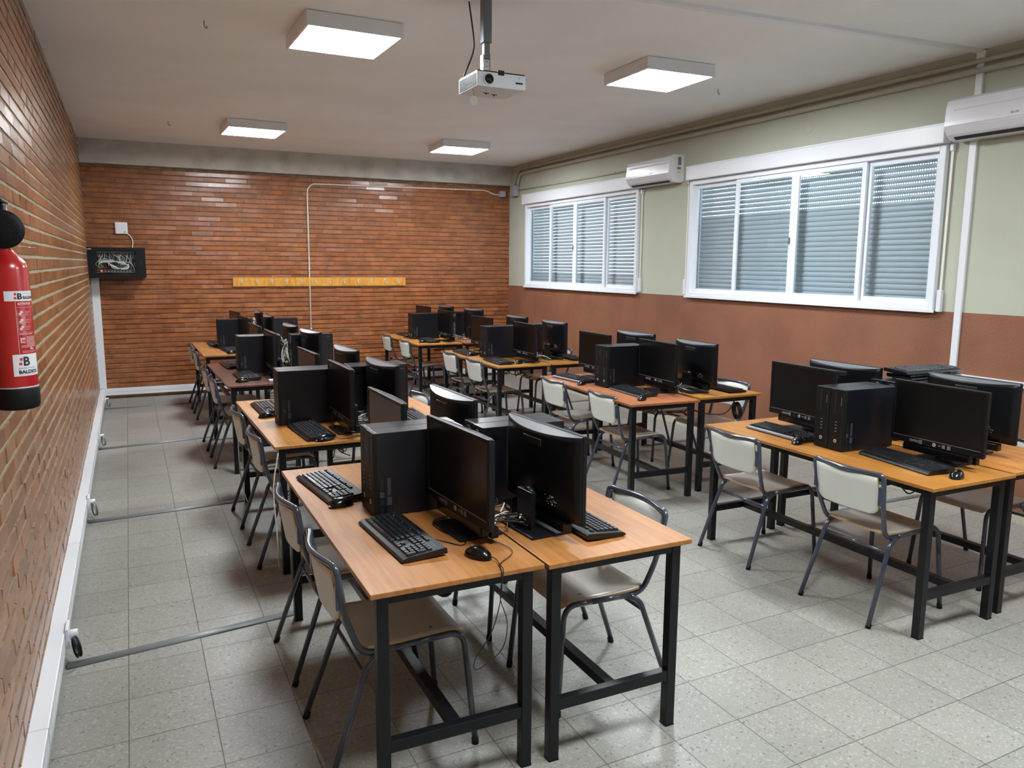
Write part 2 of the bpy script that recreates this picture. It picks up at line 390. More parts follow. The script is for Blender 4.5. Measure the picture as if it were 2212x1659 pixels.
# window wall with two openings in view and one unseen
WINS = [(-.875, 1.975), (2.905, 5.755), (6.685, 9.545)]; WZ0, WZ1 = 1.42, 2.60
mb = MB(); WT = .28

mb.box(W-.004, W+WT, Y0-.2, D+.2, 0, ZW, 1)
mb.box(W, W+WT, Y0-.2, D+.2, ZW, WZ0, 0)
mb.box(W, W+WT, Y0-.2, D+.2, WZ1, H+.01, 0)
for a, b in ((Y0-.2, WINS[0][0]), (WINS[0][1], WINS[1][0]), (WINS[1][1], WINS[2][0]), (WINS[2][1], D+.2)): mb.box(W, W+WT, a, b, WZ0, WZ1, 0)
struct(mb.build('wall_right', ['cream', 'dado']))
struct(MB().box(W-.014, W, Y0, D, 0, .065).build('baseboard_right', 'skirt'))

# ------------------------------------------------------------------ windows and roller shutters
def window(idx, y0, y1, divs, openrows, lean):
    """divs: four sashes; y decreasing = towards the camera"""
    z0, z1 = 1.405, 2.598; xf = W-.035
    fr = MB(); t = .045
    for a, b, c, d in ((y0-.005, y0+t, z0, z1), (y1-t, y1+.005, z0, z1), (y0+t-.001, y1-t+.001, z0, z0+t), (y0+t-.001, y1-t+.001, z1-t, z1)): fr.rbox(xf, W+.06, a, b, c, d, .004)
    fr.box(xf-.012, xf, y0-.02, y1+.02, z0-.012, z0+.012)
    fr.box(W+.02, W+.028, y0+t, y1-t, z1-t-.02, z1-t)
    for a in (y0, y1-.035): fr.box(W+.085, W+.125, a, a+.035, z0+t, z1-t)
    w = struct(fr.build('window_%d' % idx, 'white_alu'))
    n = len(divs)-1
    for k in range(n):
        a, b = divs[k], divs[k+1]; back = k in (0, 3)
        x0 = W+.006 if back else W-.022; x1 = x0+.024; s = .042; zb, zt = z0+t-.006, z1-t+.004
        sb = MB()
        lo, hi = a-(0, .012, -.001, .0)[k], b+(.0, -.001, .012, 0)[k]
        sb.rbox(x0, x1, lo, lo+s, zb, zt, .003); sb.rbox(x0, x1, hi-s, hi, zb, zt, .003)
        sb.box(x0+.002, x1-.002, lo+s, hi-s, zb, zb+s+.004); sb.box(x0+.002, x1-.002, lo+s, hi-s, zt-s, zt)
        sash = sb.build('window_sash', 'white_alu', w)
        MB().box((x0+x1)/2-.002, (x0+x1)/2+.002, lo+s-.003, hi-s+.003, zb+s, zt-s+.003).build('pane', 'glass', sash)
    for yy in ((divs[2]+.002),):
        lk = MB()
        for q in (0, .03, .12, .15): lk.disc((W-.0225, yy+.03, 1.88+q), (-1, 0, 0), .004, .002, 8)
        lk.box(W-.026, W-.022, yy+.02, yy+.04, 1.92, 1.98)
        lk.build('window_lock', 'steel', w)
    # side rails and shutter strap
    # roller shutter: every slat a shallow curved lath, joined by hooks
    sh = MB(); xs = W+.105; pitch = .0435; z = z0+.01; i = 0; R = random.Random(idx)
    nrow = int((z1-z0-.02)/pitch)
    for i in range(nrow) if openrows else range(nrow-18, nrow):
        zz = z+i*pitch; op = openrows(i, nrow) if openrows else False
        gap = .0085 if op else .0
        hgt = pitch-gap
        prof = [(xs+.004, zz), (xs-.0035, zz+hgt*.2), (xs-.006, zz+hgt*.5), (xs-.0035, zz+hgt*.8), (xs+.004, zz+hgt), (xs+.009, zz+hgt), (xs+.009, zz)]
        sh.prism([(p[0], p[1]) for p in prof], y0+.02, y1-.02, 'y', 0, False)
        if op:
            y = y0+.03
            while y < y1-.03:
                sh.box(xs+.002, xs+.008, y, y+.0085, zz+hgt-.001, zz+pitch+.001); y += .021
    tag(sh.build('roller_shutter', 'shutter'), {1: 'pale grey-green roller shutter lowered outside the large near window', 2: 'pale grey-green roller shutter lowered outside the smaller-looking far window', 3: 'roller shutter partly raised to add daylight, outside the unseen window at the room front'}[idx], 'shutter', 'roller shutters')
    # shutter box above
    tb = thing('shutter_box', 'white shutter housing along the top of the %s window' % {1: 'large near', 2: 'far', 3: 'unseen open-shuttered'}[idx], 'shutter box', (W, (y0+y1)/2, 2.6), 0, 'shutter boxes')
    L = (y1-y0)/2+.015
    MB().rbox(-.085, 0, -L, L, .0, .142, .006).build('cover', 'white_pvc', tb)
    MB().box(-.09, 0, -L, L, .128, .135).build('cover_edge', 'white_pvc', tb)
    return w
window(3, -.875, 1.975, [-.83, -.19, .55, 1.285, 1.93], None, 0)  # unseen window added at the others' spacing, part-open to bring in cool daylight
window(1, 2.905, 5.755, [2.95, 3.59, 4.32, 5.065, 5.71], lambda i, n: i > n-9, 0)
window(2, 6.685, 9.545, [6.73, 7.40, 8.12, 8.80, 9.50], lambda i, n: i > 3, 0)
def strap(y, z0, z1, label):
    t = thing('shutter_strap', label, 'shutter strap', (W, y, 0))
    s = MB().box(-.016, -.012, -.009, .009, z0+.12, z1); s.build('strap', 'cable_white', t)
    MB().rbox(-.03, 0, -.018, .018, z0, z0+.16, .004).build('winder', 'white_pvc', t)
    MB().rbox(-.03, 0, -.014, .014, z1-.03, z1+.02, .004).build('guide', 'white_pvc', t)
strap(2.862, 1.40, 2.575, 'white shutter pull strap between near window and tall trunking')
strap(5.80, 1.42, 2.60, 'thin shutter strap on the wall strip between the two windows')
strap(6.63, 1.42, 2.56, 'shutter strap beside far window, under the smaller-looking air conditioner')

# ------------------------------------------------------------------ ceiling lamps
def make_lamp():
    t = thing('ceiling_light', 'x', 'ceiling lamp')
    s = .30; z1 = 0; z0 = -.085
    fr = MB(); T_ = .016
    fr.rbox(-s, s, -s, -s+T_, z0, z1, .002); fr.rbox(-s, s, s-T_, s, z0, z1, .002)
    fr.rbox(-s, -s+T_, -s+T_, s-T_, z0, z1, .002); fr.rbox(s-T_, s, -s+T_, s-T_, z0, z1, .002)
    fr.box(-s+T_, s-T_, -s+T_, s-T_, -.02, -.012)
    fr.build('lamp_frame', 'lamp_frame', t)
    MB().box(-s+T_, s-T_, -s+T_, s-T_, z0+.006, z0+.012).build('diffuser', 'diffuser', t)
    return t
lamp0 = make_lamp()
LAMPS = [(1.77, 4.27, .02, 'square white ceiling lamp before the projector, on the brick wall side'),
         (4.165, 4.18, -.03, 'square ceiling lamp with dark hook beside it, near the window wall'),
         (1.75, 8.15, .03, 'far square ceiling lamp on the brick wall side, near the concrete beam'),
         (4.22, 8.33, -.05, 'far square ceiling lamp near the concrete beam, window side'),
         (1.80, .35, 0, 'unseen ceiling lamp above the front of the room, brick wall side'),  # this unseen pair is added for light, keeping the lamps' spacing
         (4.15, .35, 0, 'unseen ceiling lamp above the front of the room, window side')]
for i, (x, y, a, lb) in enumerate(LAMPS):
    o = lamp0 if i == 0 else copy_tree(lamp0)
    o.location = (x, y, H-.003); o.rotation_euler.z = a; o['label'] = lb; o['group'] = 'square ceiling lamps'
for x, y, lb in ((.96, 4.49, 'small dark hook in the ceiling nearest the front, above the brick wall side'), (.925, 8.377, 'small dark hook in the ceiling towards the concrete beam'), (5.01, 4.49, 'small dark hook in the ceiling close to the window wall')):
    tag(MB().tube(spline([(x, y, H+.002), (x, y, H-.03), (x+.012, y, H-.045), (x+.018, y, H-.03)], 5), .003, 6).build('ceiling_hook', 'steel'), lb, 'hook', 'ceiling hooks')

# ------------------------------------------------------------------ tables
TABLE_L, TABLE_W, TH = 1.565, .592, .741
def make_table(w, l, wood):
    """origin at the near corner on the low-x side, length along y"""
    t = thing('computer_table', 'x', 'table')
    MB().rbox(0, w, 0, l, TH-.017, TH, .002).build('tabletop', WOODS[wood], t)
    k = .038; ix, iy = .027, .03; zt = TH-.017
    for sx in (0, 1):
        for sy in (0, 1):
            x = ix if not sx else w-ix-k; y = iy if not sy else l-iy-k
            leg = MB().rbox(x, x+k, y, y+k, .004, zt, .002).build('leg', 'table_steel', t)
            MB().box(x-.0005, x+k+.0005, y-.0005, y+k+.0005, 0, .006).build('foot_cap', 'rubber', leg)
    for sy in (0, 1):
        y = iy if not sy else l-iy-k
        MB().rbox(ix+k, w-ix-k, y+.002, y+k-.002, zt-.036, zt, .002).build('end_rail', 'table_steel', t)
        MB().rbox(ix+k, w-ix-k, y+.002, y+k-.002, .186, .226, .002).build('low_rail', 'table_steel', t)
    for sx in (0, 1):
        x = ix+.004 if not sx else w-ix-k+.004
        MB().box(x, x+.03, iy+k, l-iy-k, zt-.03, zt).build('side_rail', 'table_steel', t)
    MB().rbox(w/2-.02, w/2+.02, iy+k, l-iy-k, .188, .224, .002).build('stretcher', 'table_steel', t)
    MB().box(w/2-.012, w/2+.012, iy+k, l-iy-k, zt-.02, zt).build('centre_rail', 'table_steel', t)
    return t
ROWN = ['front row', 'second row', 'third row', 'back row']
def place(blk, side, row):
    """words that single a desk out"""
    b = 'brick-wall block' if blk == 'A' else 'window block'
    s = {'A': ('brick-wall side', 'aisle side'), 'B': ('aisle side', 'window side')}[blk][0 if side == 'L' else 1]
    return s, ROWN[row-1], b
TB = {('A', 'L', 1): (1.036, 1.250, .006, 'honey'), ('A', 'R', 1): (1.637, 1.232, .004, 'honey'),
      ('A', 'L', 2): (1.098, 3.328, -.010, 'golden'), ('A', 'R', 2): (1.700, 3.34, -.006, 'honey'),
      ('A', 'L', 3): (1.112, 5.645, -.016, 'mahogany'), ('A', 'R', 3): (1.722, 5.66, -.01, 'golden'),
      ('A', 'L', 4): (1.115, 7.922, -.006, 'honey'), ('A', 'R', 4): (1.725, 7.93, 0, 'honey'),
      ('B', 'L', 1): (3.628, 1.283, .008, 'golden'), ('B', 'R', 1): (4.242, 1.30, .004, 'amber'),
      ('B', 'L', 2): (3.606, 3.606, .060, 'cherry'), ('B', 'R', 2): (4.262, 3.64, .022, 'golden'),
      ('B', 'L', 3): (3.610, 5.872, .006, 'golden'), ('B', 'R', 3): (4.226, 5.885, .004, 'golden'),
      ('B', 'L', 4): (3.600, 8.172, .012, 'golden'), ('B', 'R', 4): (4.228, 8.16, .010, 'rust')}
WDESC = {'honey': 'honey-coloured wooden', 'golden': 'golden wooden', 'mahogany': 'dark reddish-brown', 'cherry': 'orange-red striped', 'amber': 'amber worn wooden', 'rust': 'red-brown'}
protos = {}
for (b, s, r), (x, y, a, wd) in TB.items():
    if wd not in protos:
        o = make_table(TABLE_W, TABLE_L, wd); protos[wd] = o
    else: o = copy_tree(protos[wd])
    o.location = (x, y, 0); o.rotation_euler.z = -a
    p = place(b, s, r)
    o['label'] = '%s table on black legs, %s of the %s, %s' % (WDESC[wd], p[0], p[1], p[2]); o['group'] = 'computer tables in pairs'

# ------------------------------------------------------------------ chairs
def make_chair():
    t = thing('school_chair', 'x', 'chair'); r = .0115
    for sy in (-1, 1):
        rear = fillet([(-.265, sy*.212, .012), (-.128, sy*.190, .392), (-.07, sy*.186, .424)], .05)
        lg = MB().tube(rear, r, 10).build('leg', 'chair_steel', t)
        MB().cyl((-.2655, sy*.2125, 0), (-.258, sy*.211, .022), .0135, 10).build('rubber_cap', 'rubber', lg)
        front = fillet([(.10, sy*.188, .430), (.222, sy*.19, .434), (.258, sy*.212, .012)], .07, 7)
        lg = MB().tube(front, r, 10).build('leg', 'chair_steel', t)
        MB().cyl((.2585, sy*.2125, 0), (.257, sy*.211, .022), .0135, 10).build('rubber_cap', 'rubber', lg)
    sf = MB()
    for sy in (-1, 1): sf.tube([(-.075, sy*.186, .4225), (.105, sy*.188, .430)], r, 10)
    sf.tube([(.145, -.182, .424), (.145, .182, .424)], .009, 8)
    sf.build('seat_frame', 'chair_steel', t)
    MB().tube([(-.142, -.190, .352), (-.142, .190, .352)], .0085, 8).build('crossbar', 'chair_steel', t)
    # back hoop: from under the seat up and over, top bar bowed backwards
    hp = []
    side = lambda sy: [(-.02, sy*.172, .418), (-.115, sy*.176, .418), (-.178, sy*.186, .47), (-.208, sy*.198, .60), (-.232, sy*.203, .735)]
    top = [(-.240-.028*math.cos(q*PI/2), .15*q, .750) for q in (-1, -.66, -.33, 0, .33, .66, 1)]
    pts = fillet([(-.02, -.172, .418), (-.135, -.176, .418), (-.190, -.19, .52), (-.222, -.203, .747)]+top[0:1], .06, 5)[:-1]
    path = fillet(side(-1)[:1]+[(-.145, -.176, .416), (-.200, -.195, .56), (-.230, -.208, .752)]+top+[(-.230, .208, .752), (-.200, .195, .56), (-.145, .176, .416)]+side(1)[:1], .055, 5)
    MB().tube(path, .0115, 10).build('back_hoop', 'chair_steel', t)
    # backrest: bowed sheet with rounded lower corners
    bp = MB(); n = 14; rows = 8; z0, z1 = .545, .738
    def bx(y, z): return -.2395-.022*math.cos(y/.185*PI/2)+(.738-z)*.16
    def half(z):
        d = z-z0; return .183 if d > .05 else .183-.05*(1-math.sqrt(max(0, 1-((.05-d)/.05)**2)))
    vs = []; fs = []
    for s_ in (0, 1):
        for j in range(rows+1):
            tt = j/rows; z = z0+(z1-z0)*tt**1.6
            for i in range(n+1):
                y = (-1+2*i/n)*half(z); vs.append((bx(y, z)+(.004 if s_ else -.004), y, z))
    K = (n+1)*(rows+1)
    for j in range(rows):
        for i in range(n):
            q = j*(n+1)+i; fs.append((q, q+1, q+n+2, q+n+1)); fs.append((K+q, K+q+n+1, K+q+n+2, K+q+1))
    bp.add(vs, fs, 0, True)
    rim = [i for i in range(n+1)]+[(j+1)*(n+1)+n for j in range(rows)]+[rows*(n+1)+i for i in range(n-1, -1, -1)]+[j*(n+1) for j in range(rows-1, 0, -1)]
    b0 = len(bp.v)-len(vs)
    for a, c in zip(rim, rim[1:]+rim[:1]): bp.f.append([b0+a, b0+K+a, b0+K+c, b0+c]); bp.mi.append(1); bp.sm.append(False)
    bp.build('backrest', ['chair_white', 'ply'], t)
    for sy in (-1, 1):
        MB().rbox(-.232, -.208, sy*.193-.010, sy*.193+.010, .60, .69, .003, T=Matrix.Translation((0, 0, 0))).build('bracket', 'chair_steel', t)
    # seat: waterfall front edge and slight dish
    sp = MB(); n, m = 12, 12; vs = []; fs = []
    prof = []
    for i in range(m+1):
        x = -.155+(.385)*i/m
        prof.append((x, .444-.006*math.sin(PI*i/m)+(-.022*((x-.17)/.06)**2 if x > .17 else 0)))
    for s_ in (0, 1):
        for i, (x, z) in enumerate(prof):
            e = abs(i/m*2-1); wd = .187-(.03*max(0, (.12-i/m)/.12)**2)-(.012*max(0, (i/m-.9)/.1)**2)
            for j in range(n+1):
                y = (-1+2*j/n)*wd; vs.append((x, y, z+.006*(2*j/n-1)**2*.8-s_*.009))
    K = (m+1)*(n+1)
    for i in range(m):
        for j in range(n):
            q = i*(n+1)+j; fs.append((q, q+n+1, q+n+2, q+1)); fs.append((K+q, K+q+1, K+q+n+2, K+q+n+1))
    sp.add(vs, fs, 0, True)
    rim = [j for j in range(n+1)]+[(i+1)*(n+1)+n for i in range(m)]+[m*(n+1)+j for j in range(n-1, -1, -1)]+[i*(n+1) for i in range(m-1, 0, -1)]
    for a, c in zip(rim, rim[1:]+rim[:1]): sp.f.append([a, c, K+c, K+a]); sp.mi.append(1); sp.sm.append(False)
    for x, y in ((-.11, .13), (-.11, -.13), (.12, .13), (.12, -.13)): sp.disc((x, y, .4405), (0, 0, 1), .006, .003, 8, 2)
    sp.build('seat', ['seat', 'ply', 'steel'], t)
    return t
chair0 = make_chair(); first = True
CH = [('A', 'L', 1, 0, 1.218, 1.690, .00), ('A', 'L', 1, 1, 1.222, 2.368, .01), ('A', 'L', 2, 0, 1.278, 3.712, .0), ('A', 'L', 2, 1, 1.275, 4.472, .02),
      ('A', 'L', 3, 0, 1.275, 6.135, -.02), ('A', 'L', 3, 1, 1.272, 6.83, .0), ('A', 'L', 4, 0, 1.302, 8.42, 0), ('A', 'L', 4, 1, 1.300, 9.15, 0),
      ('A', 'R', 1, 0, 2.085, 1.705, PI-.0), ('A', 'R', 1, 1, 2.105, 2.385, PI), ('A', 'R', 2, 1, 2.13, 4.56, PI+.02),
      ('B', 'L', 1, 0, 3.812, 1.712, 0), ('B', 'L', 1, 1, 3.806, 2.522, 0), ('B', 'L', 2, 0, 3.872, 4.035, -.03), ('B', 'L', 2, 1, 3.875, 4.815, -.02),
      ('B', 'L', 3, 0, 3.812, 6.38, .0), ('B', 'L', 3, 1, 3.835, 7.11, 0), ('B', 'L', 4, 0, 3.822, 8.66, 0), ('B', 'L', 4, 1, 3.838, 9.50, 0),
      ('B', 'R', 1, 0, 4.725, 1.765, PI), ('B', 'R', 2, 0, 4.795, 4.155, PI+.02), ('B', 'R', 2, 1, 4.79, 4.80, PI), ('B', 'R', 3, 1, 4.775, 7.03, PI)]
for b, s, r, k, x, y, a in CH:
    o = chair0 if first else copy_tree(chair0); first = False
    o.location = (x, y, 0); o.rotation_euler.z = a
    p = place(b, s, r)
    o['label'] = 'cream and grey tube chair, %s %s, %s place, %s' % (p[2], p[0], 'near' if k == 0 else 'far', p[1]); o['group'] = 'school chairs at the tables'

# ------------------------------------------------------------------ computers
def make_tower():
    """origin: bottom centre of case; front faces -x"""
    t = thing('computer_tower', 'x', 'computer'); d, w, h = .378, .098, .336
    cs = MB().rbox(-d/2+.014, d/2, -w/2, w/2, .003, h, .002)
    cs.box(-d/2+.02, d/2-.01, -w/2-.0006, w/2+.0006, .012, .016)
    c = cs.build('case', 'black_case', t)
    f = MB().rbox(-d/2, -d/2+.016, -w/2, w/2, 0.003, h, .003); 
    fp = f.build('front_panel', 'case_front', t)
    MB().box(-d/2-.0012, -d/2+.001, .004, .019, .20, .315).build('drive_slot', 'dark', fp)
    v = MB()
    for i in range(30): v.box(-d/2-.0008, -d/2+.001, -.044, -.034, .02+i*.0102, .0262+i*.0102)
    v.build('vent', 'dark', fp)
    p = MB()
    for i in range(4): p.box(-d/2-.0012, -d/2+.001, -.006, .006, .105+i*.017, .110+i*.017)
    p.box(-d/2-.001, -d/2+.001, -.028, -.025, .25, .295)
    p.build('usb_port', 'sticker', fp)
    b = MB().disc((-d/2+.001, .0, .055), (-1, 0, 0), .010, .003, 20, 0)
    T = frame_T((-d/2-.0024, 0, .050), (0, -1, 0), (.25, 0, 1)); add_text(b, 'hp', .014, frame_T((-d/2-.0026, 0, .0515), (0, -1, 0), (0, 0, 1)), 1, .0004)
    b.build('logo_badge', ['silver', 'ink'], fp)
    # stickers low on the -y side, near the front
    s = MB()
    for a0, a1, z0, z1, mi in ((-.135, -.122, .085, .155, 0), (-.165, -.150, .105, .155, 1), (-.166, -.148, .078, .100, 0), (-.137, -.118, .045, .078, 0), (-.165, -.150, .045, .070, 1), (-.165, -.150, .008, .038, 1), (-.137, -.12, .008, .038, 1)):
        s.box(a0, a1, -w/2-.001, -w/2+.001, z0, z1, mi)
    s.build('sticker', ['sticker_dim', 'sticker_faint'], c)
    # etched name and latch on the +y side
    e = MB(); add_text(e, 'hp', .010, frame_T((-.150, w/2+.0006, .305), (-1, 0, 0), (0, 0, 1)), 0, .0001, .026); 
    e.build('side_mark', 'sticker', c)
    la = MB().rbox(.118, .158, w/2, w/2+.003, .285, .297, .001); la.box(.128, .148, w/2+.002, w/2+.0036, .303, .306); la.build('side_latch', 'glossy_black', c)
    # rear: fan, power socket, ports
    g = MB().box(d/2, d/2+.0015, -w/2+.006, w/2-.006, .02, h-.01, 0)
    g.build('rear_plate', 'case_front', c)
    fn = MB()
    for rr in (.036, .029, .022, .015, .008): fn.tube([(d/2+.003, rr*math.cos(a*PI/8), .285+rr*math.sin(a*PI/8)) for a in range(17)], .0010, 5)
    fn.box(d/2+.001, d/2+.003, -.001, .001, .249, .321); fn.box(d/2+.001, d/2+.003, -.036, .036, .284, .286)
    fn.build('fan_grille', 'steel', c)
    po = MB()
    for i, (zz, hh) in enumerate(((.04, .016), (.062, .016), (.084, .012), (.102, .02), (.13, .012), (.15, .018), (.18, .014))):
        po.box(d/2+.001, d/2+.004, -.030, -.012, zz, zz+hh, 0); po.box(d/2+.001, d/2+.005, -.006, .008, zz, zz+hh*.7, 1)
    for zz in (.05, .075, .1, .125, .15): po.box(d/2+.001, d/2+.003, .02, .034, zz, zz+.018, 0)
    po.build('rear_port', ['port', 'silver'], c)
    ft = MB()
    for sx in (-.15, .15):
        for sy in (-.03, .03): ft.cyl((sx, sy, 0), (sx, sy, .004), .007, 8)
    ft.build('foot', 'rubber', c)
    return t
def make_monitor():
    """origin on the desk under the panel; screen faces -x"""
    t = thing('monitor', 'x', 'monitor'); w, zb, zt = .515, .072, .398
    # bezel frame around a recessed screen
    b = MB(); e = .017; eb = .036; x0, x1 = -.012, .008
    b.rbox(x0, x1, -w/2, w/2, zt-e, zt, .004); b.rbox(x0, x1, -w/2, w/2, zb, zb+eb, .004)
    b.rbox(x0+.0005, x1-.0005, -w/2+.0004, -w/2+e, zb+.0005, zt-.0005, .004); b.rbox(x0+.0005, x1-.0005, w/2-e, w/2-.0004, zb+.0005, zt-.0005, .004)
    bz = b.build('bezel', 'black_plastic', t)
    MB().box(x0+.003, x0+.006, -w/2+e-.002, w/2-e+.002, zb+eb-.002, zt-e+.002).build('screen', 'screen', t)
    MB().box(x0-.0004, x0+.002, -w/2+e, w/2-e, zb+eb-.003, zb+eb-.001).build('bezel_line', 'sticker', bz)
    # shell: bowed in plan, tapering at the bottom
    s = MB(); n = 18; rows = [(zb+.004, .30), (zb+.05, .62), (zb+.11, .90), (zb+.16, 1.), (zt-.03, .98), (zt-.006, .95)]
    vs = []; fs = []
    for z, k in rows:
        for i in range(n+1):
            q = -1+2*i/n; vs.append((x1+.006+.046*k*(1-abs(q)**2.2), q*(w/2-.003), z))
    for j in range(len(rows)-1):
        for i in range(n):
            q = j*(n+1)+i; fs.append((q, q+1, q+n+2, q+n+1))
    s.add(vs, fs, 0, True)
    b0 = len(s.v); s.add([(x1-.001, -w/2+.003, rows[0][0]), (x1-.001, w/2-.003, rows[0][0])], [], 0)
    s.f.append([i for i in range(n+1)][::-1]+[b0, b0+1]); s.mi.append(0); s.sm.append(False)
    j = len(rows)-1; b0 = len(s.v); s.add([(x1-.001, (-1+2*i/n)*(w/2-.003), zt-.003) for i in range(n+1)], [], 0)
    for i in range(n+1):
        v_ = s.v[j*(n+1)+i]; q = abs(-1+2*i/n); v_.z = zt-.005-.014*(1-q**2.2)
    for i in range(n): s.f.append([j*(n+1)+i, j*(n+1)+i+1, b0+i+1, b0+i]); s.mi.append(1); s.sm.append(False)
    for sy in (0, n):
        col = [j*(n+1)+sy for j in range(len(rows))]; b0 = len(s.v)
        s.add([(x1-.001, s.v[col[0]].y, rows[0][0]), (x1-.001, s.v[col[0]].y, rows[-1][0])], [], 0)
        s.f.append(col+[b0+1, b0] if sy == 0 else (col+[b0+1, b0])[::-1]); s.mi.append(0); s.sm.append(False)
    sh = s.build('back_shell', ['vent_top', 'vent_rib'], t)
    MB().rbox(.040, .0612, -.062, .062, zt-.072, zt-.042, .004).build('grip_slot', 'dark', sh)
    pm = MB()
    R = random.Random(3)
    for i in range(26): pm.disc((.0545, R.uniform(.09, .165), zb+.055+R.uniform(0, .035)), (1, 0, 0), .0014, .0015, 6)
    pm.build('port', 'silver', sh)
    # bezel marks
    k = MB(); k.disc((x0+.001, 0, zb+.018), (-1, 0, 0), .0095, .0025, 20, 0)
    add_text(k, 'hp', .013, frame_T((x0-.0018, 0, zb+.0145), (0, -1, 0), (0, 0, 1)), 1, .0003)
    for yc, hw, hh, mi in ((.115, .025, .006, 2), (.078, .010, .010, 2), (-.052, .008, .009, 2), (-.080, .009, .010, 2), (-.030, .008, .003, 2), (-.108, .015, .003, 3), (.05, .014, .003, 3)):
        k.box(x0-.0008, x0+.001, yc-hw, yc+hw, zb+.018-hh, zb+.018+hh, mi)
    k.build('logo_badge', ['silver', 'ink', 'sticker', 'case_front'], bz)
    # speaker bar
    sb = MB().rbox(-.004, .035, -.185, .185, .030, .070, .006)
    sb.rbox(.035, .065, -.195, -.13, .022, .062, .004); sbo = sb.build('speaker_bar', 'glossy_black', t)
    MB().box(.055, .0655, -.178, -.15, .036, .046).build('white_label', 'label_white', sbo)
    # stand
    MB().rbox(-.05, .125, -.118, .118, 0, .010, .004).build('stand_base', 'black_plastic', t)
    MB().rbox(.070, .090, -.052, .052, .008, .155, .003).build('stand_column', 'black_plastic', t)
    MB().cyl((.05, 0, .135), (.08, 0, .135), .028, 16).build('hinge', 'black_plastic', t)
    return t
def make_keyboard(silver):
    """origin centre on desk; long axis y, typist at -x; left end at +y"""
    t = thing('keyboard', 'x', 'keyboard'); L, wd = .455, .165
    def top(x): return .018+.011*(x+wd/2)/wd
    b = MB()
    out = [(-wd/2, .006), (-wd/2+.006, .014), (-wd/2+.02, .019), (wd/2-.006, .031), (wd/2, .026), (wd/2, .010), (wd/2-.05, .006), (-wd/2+.02, .002)]
    b.prism(out, -L/2, L/2, 'y', 0)
    bd = b.build('body', 'kb_body', t)
    if silver: MB().prism([(-wd/2-.0015, .006), (-wd/2-.001, .0145), (-wd/2+.014, .0185), (-wd/2+.012, .0165)], -L/2+.004, L/2-.004, 'y').build('front_edge', 'kb_silver', t)
    ft = MB()
    for sy in (-.18, .18): ft.box(.045, .065, sy-.02, sy+.02, -.0, .012)
    ft.build('foot', 'kb_body', t)
    k = MB()
    def key(x, y, lx, ly):
        z = top(x)+.0005; c = .0022
        vs = [(x-lx/2, y-ly/2, z), (x+lx/2, y-ly/2, z), (x+lx/2, y+ly/2, z), (x-lx/2, y+ly/2, z),
              (x-lx/2+c, y-ly/2+c, z+.0075), (x+lx/2-c*1.4, y-ly/2+c, z+.0085), (x+lx/2-c*1.4, y+ly/2-c, z+.0085), (x-lx/2+c, y+ly/2-c, z+.0075)]
        k.add(vs, [(4, 5, 6, 7), (0, 1, 5, 4), (1, 2, 6, 5), (2, 3, 7, 6), (3, 0, 4, 7)])
    P = .0188; xr = -.052; yl = L/2-.018
    rows = [[1.25, 1.25, 1.25, 6.25, 1.25, 1.25, 1.25, 1.25], [1.25]+[1]*11+[2.75], [1.75]+[1]*12+[1.25], [1.5]+[1]*12+[1.5], [1]*13+[2]]
    for i, row in enumerate(rows):
        y = yl
        for u in row: key(xr+i*P, y-u*P/2, P-.0016, u*P-.0016); y -= u*P
    y = yl
    for j, g in enumerate([1, 0, 1, 1, 1, 1, .5, 1, 1, 1, 1, .5, 1, 1, 1, 1]):
        if g == 1: key(xr+5.45*P, y-P/2, P*.8, P-.0016); y -= P
        else: y -= P*(.5 if g == .5 else .75)
    yn = yl-15*P-.008
    for i in (3, 4, 5.45):
        for j in range(3): key(xr+i*P, yn-(j+.5)*P, P-.0016 if i < 5 else P*.8, P-.0016)
    for j in range(3): key(xr, yn-(j+.5)*P, P-.0016, P-.0016)
    key(xr+P, yn-1.5*P, P-.0016, P-.0016)
    ynp = yn-3*P-.008
    key(xr, ynp-P, P-.0016, 2*P-.0016); key(xr, ynp-2.5*P, P-.0016, P-.0016)
    for i in range(1, 5):
        for j in range(3): key(xr+i*P, ynp-(j+.5)*P, P-.0016, P-.0016)
    key(xr+.5*P, ynp-3.5*P, 2*P-.0016, P-.0016); key(xr+2.5*P, ynp-3.5*P, 2*P-.0016, P-.0016); key(xr+4*P, ynp-3.5*P, P-.0016, P-.0016)
    k.build('keys', 'key', t)
    m_ = MB()
    for j in range(4): m_.box(.052, .056, ynp-.01-j*.014, ynp-.004-j*.014, .0278, .0292)
    m_.build('indicator_mark', 'sticker', t)
    return t
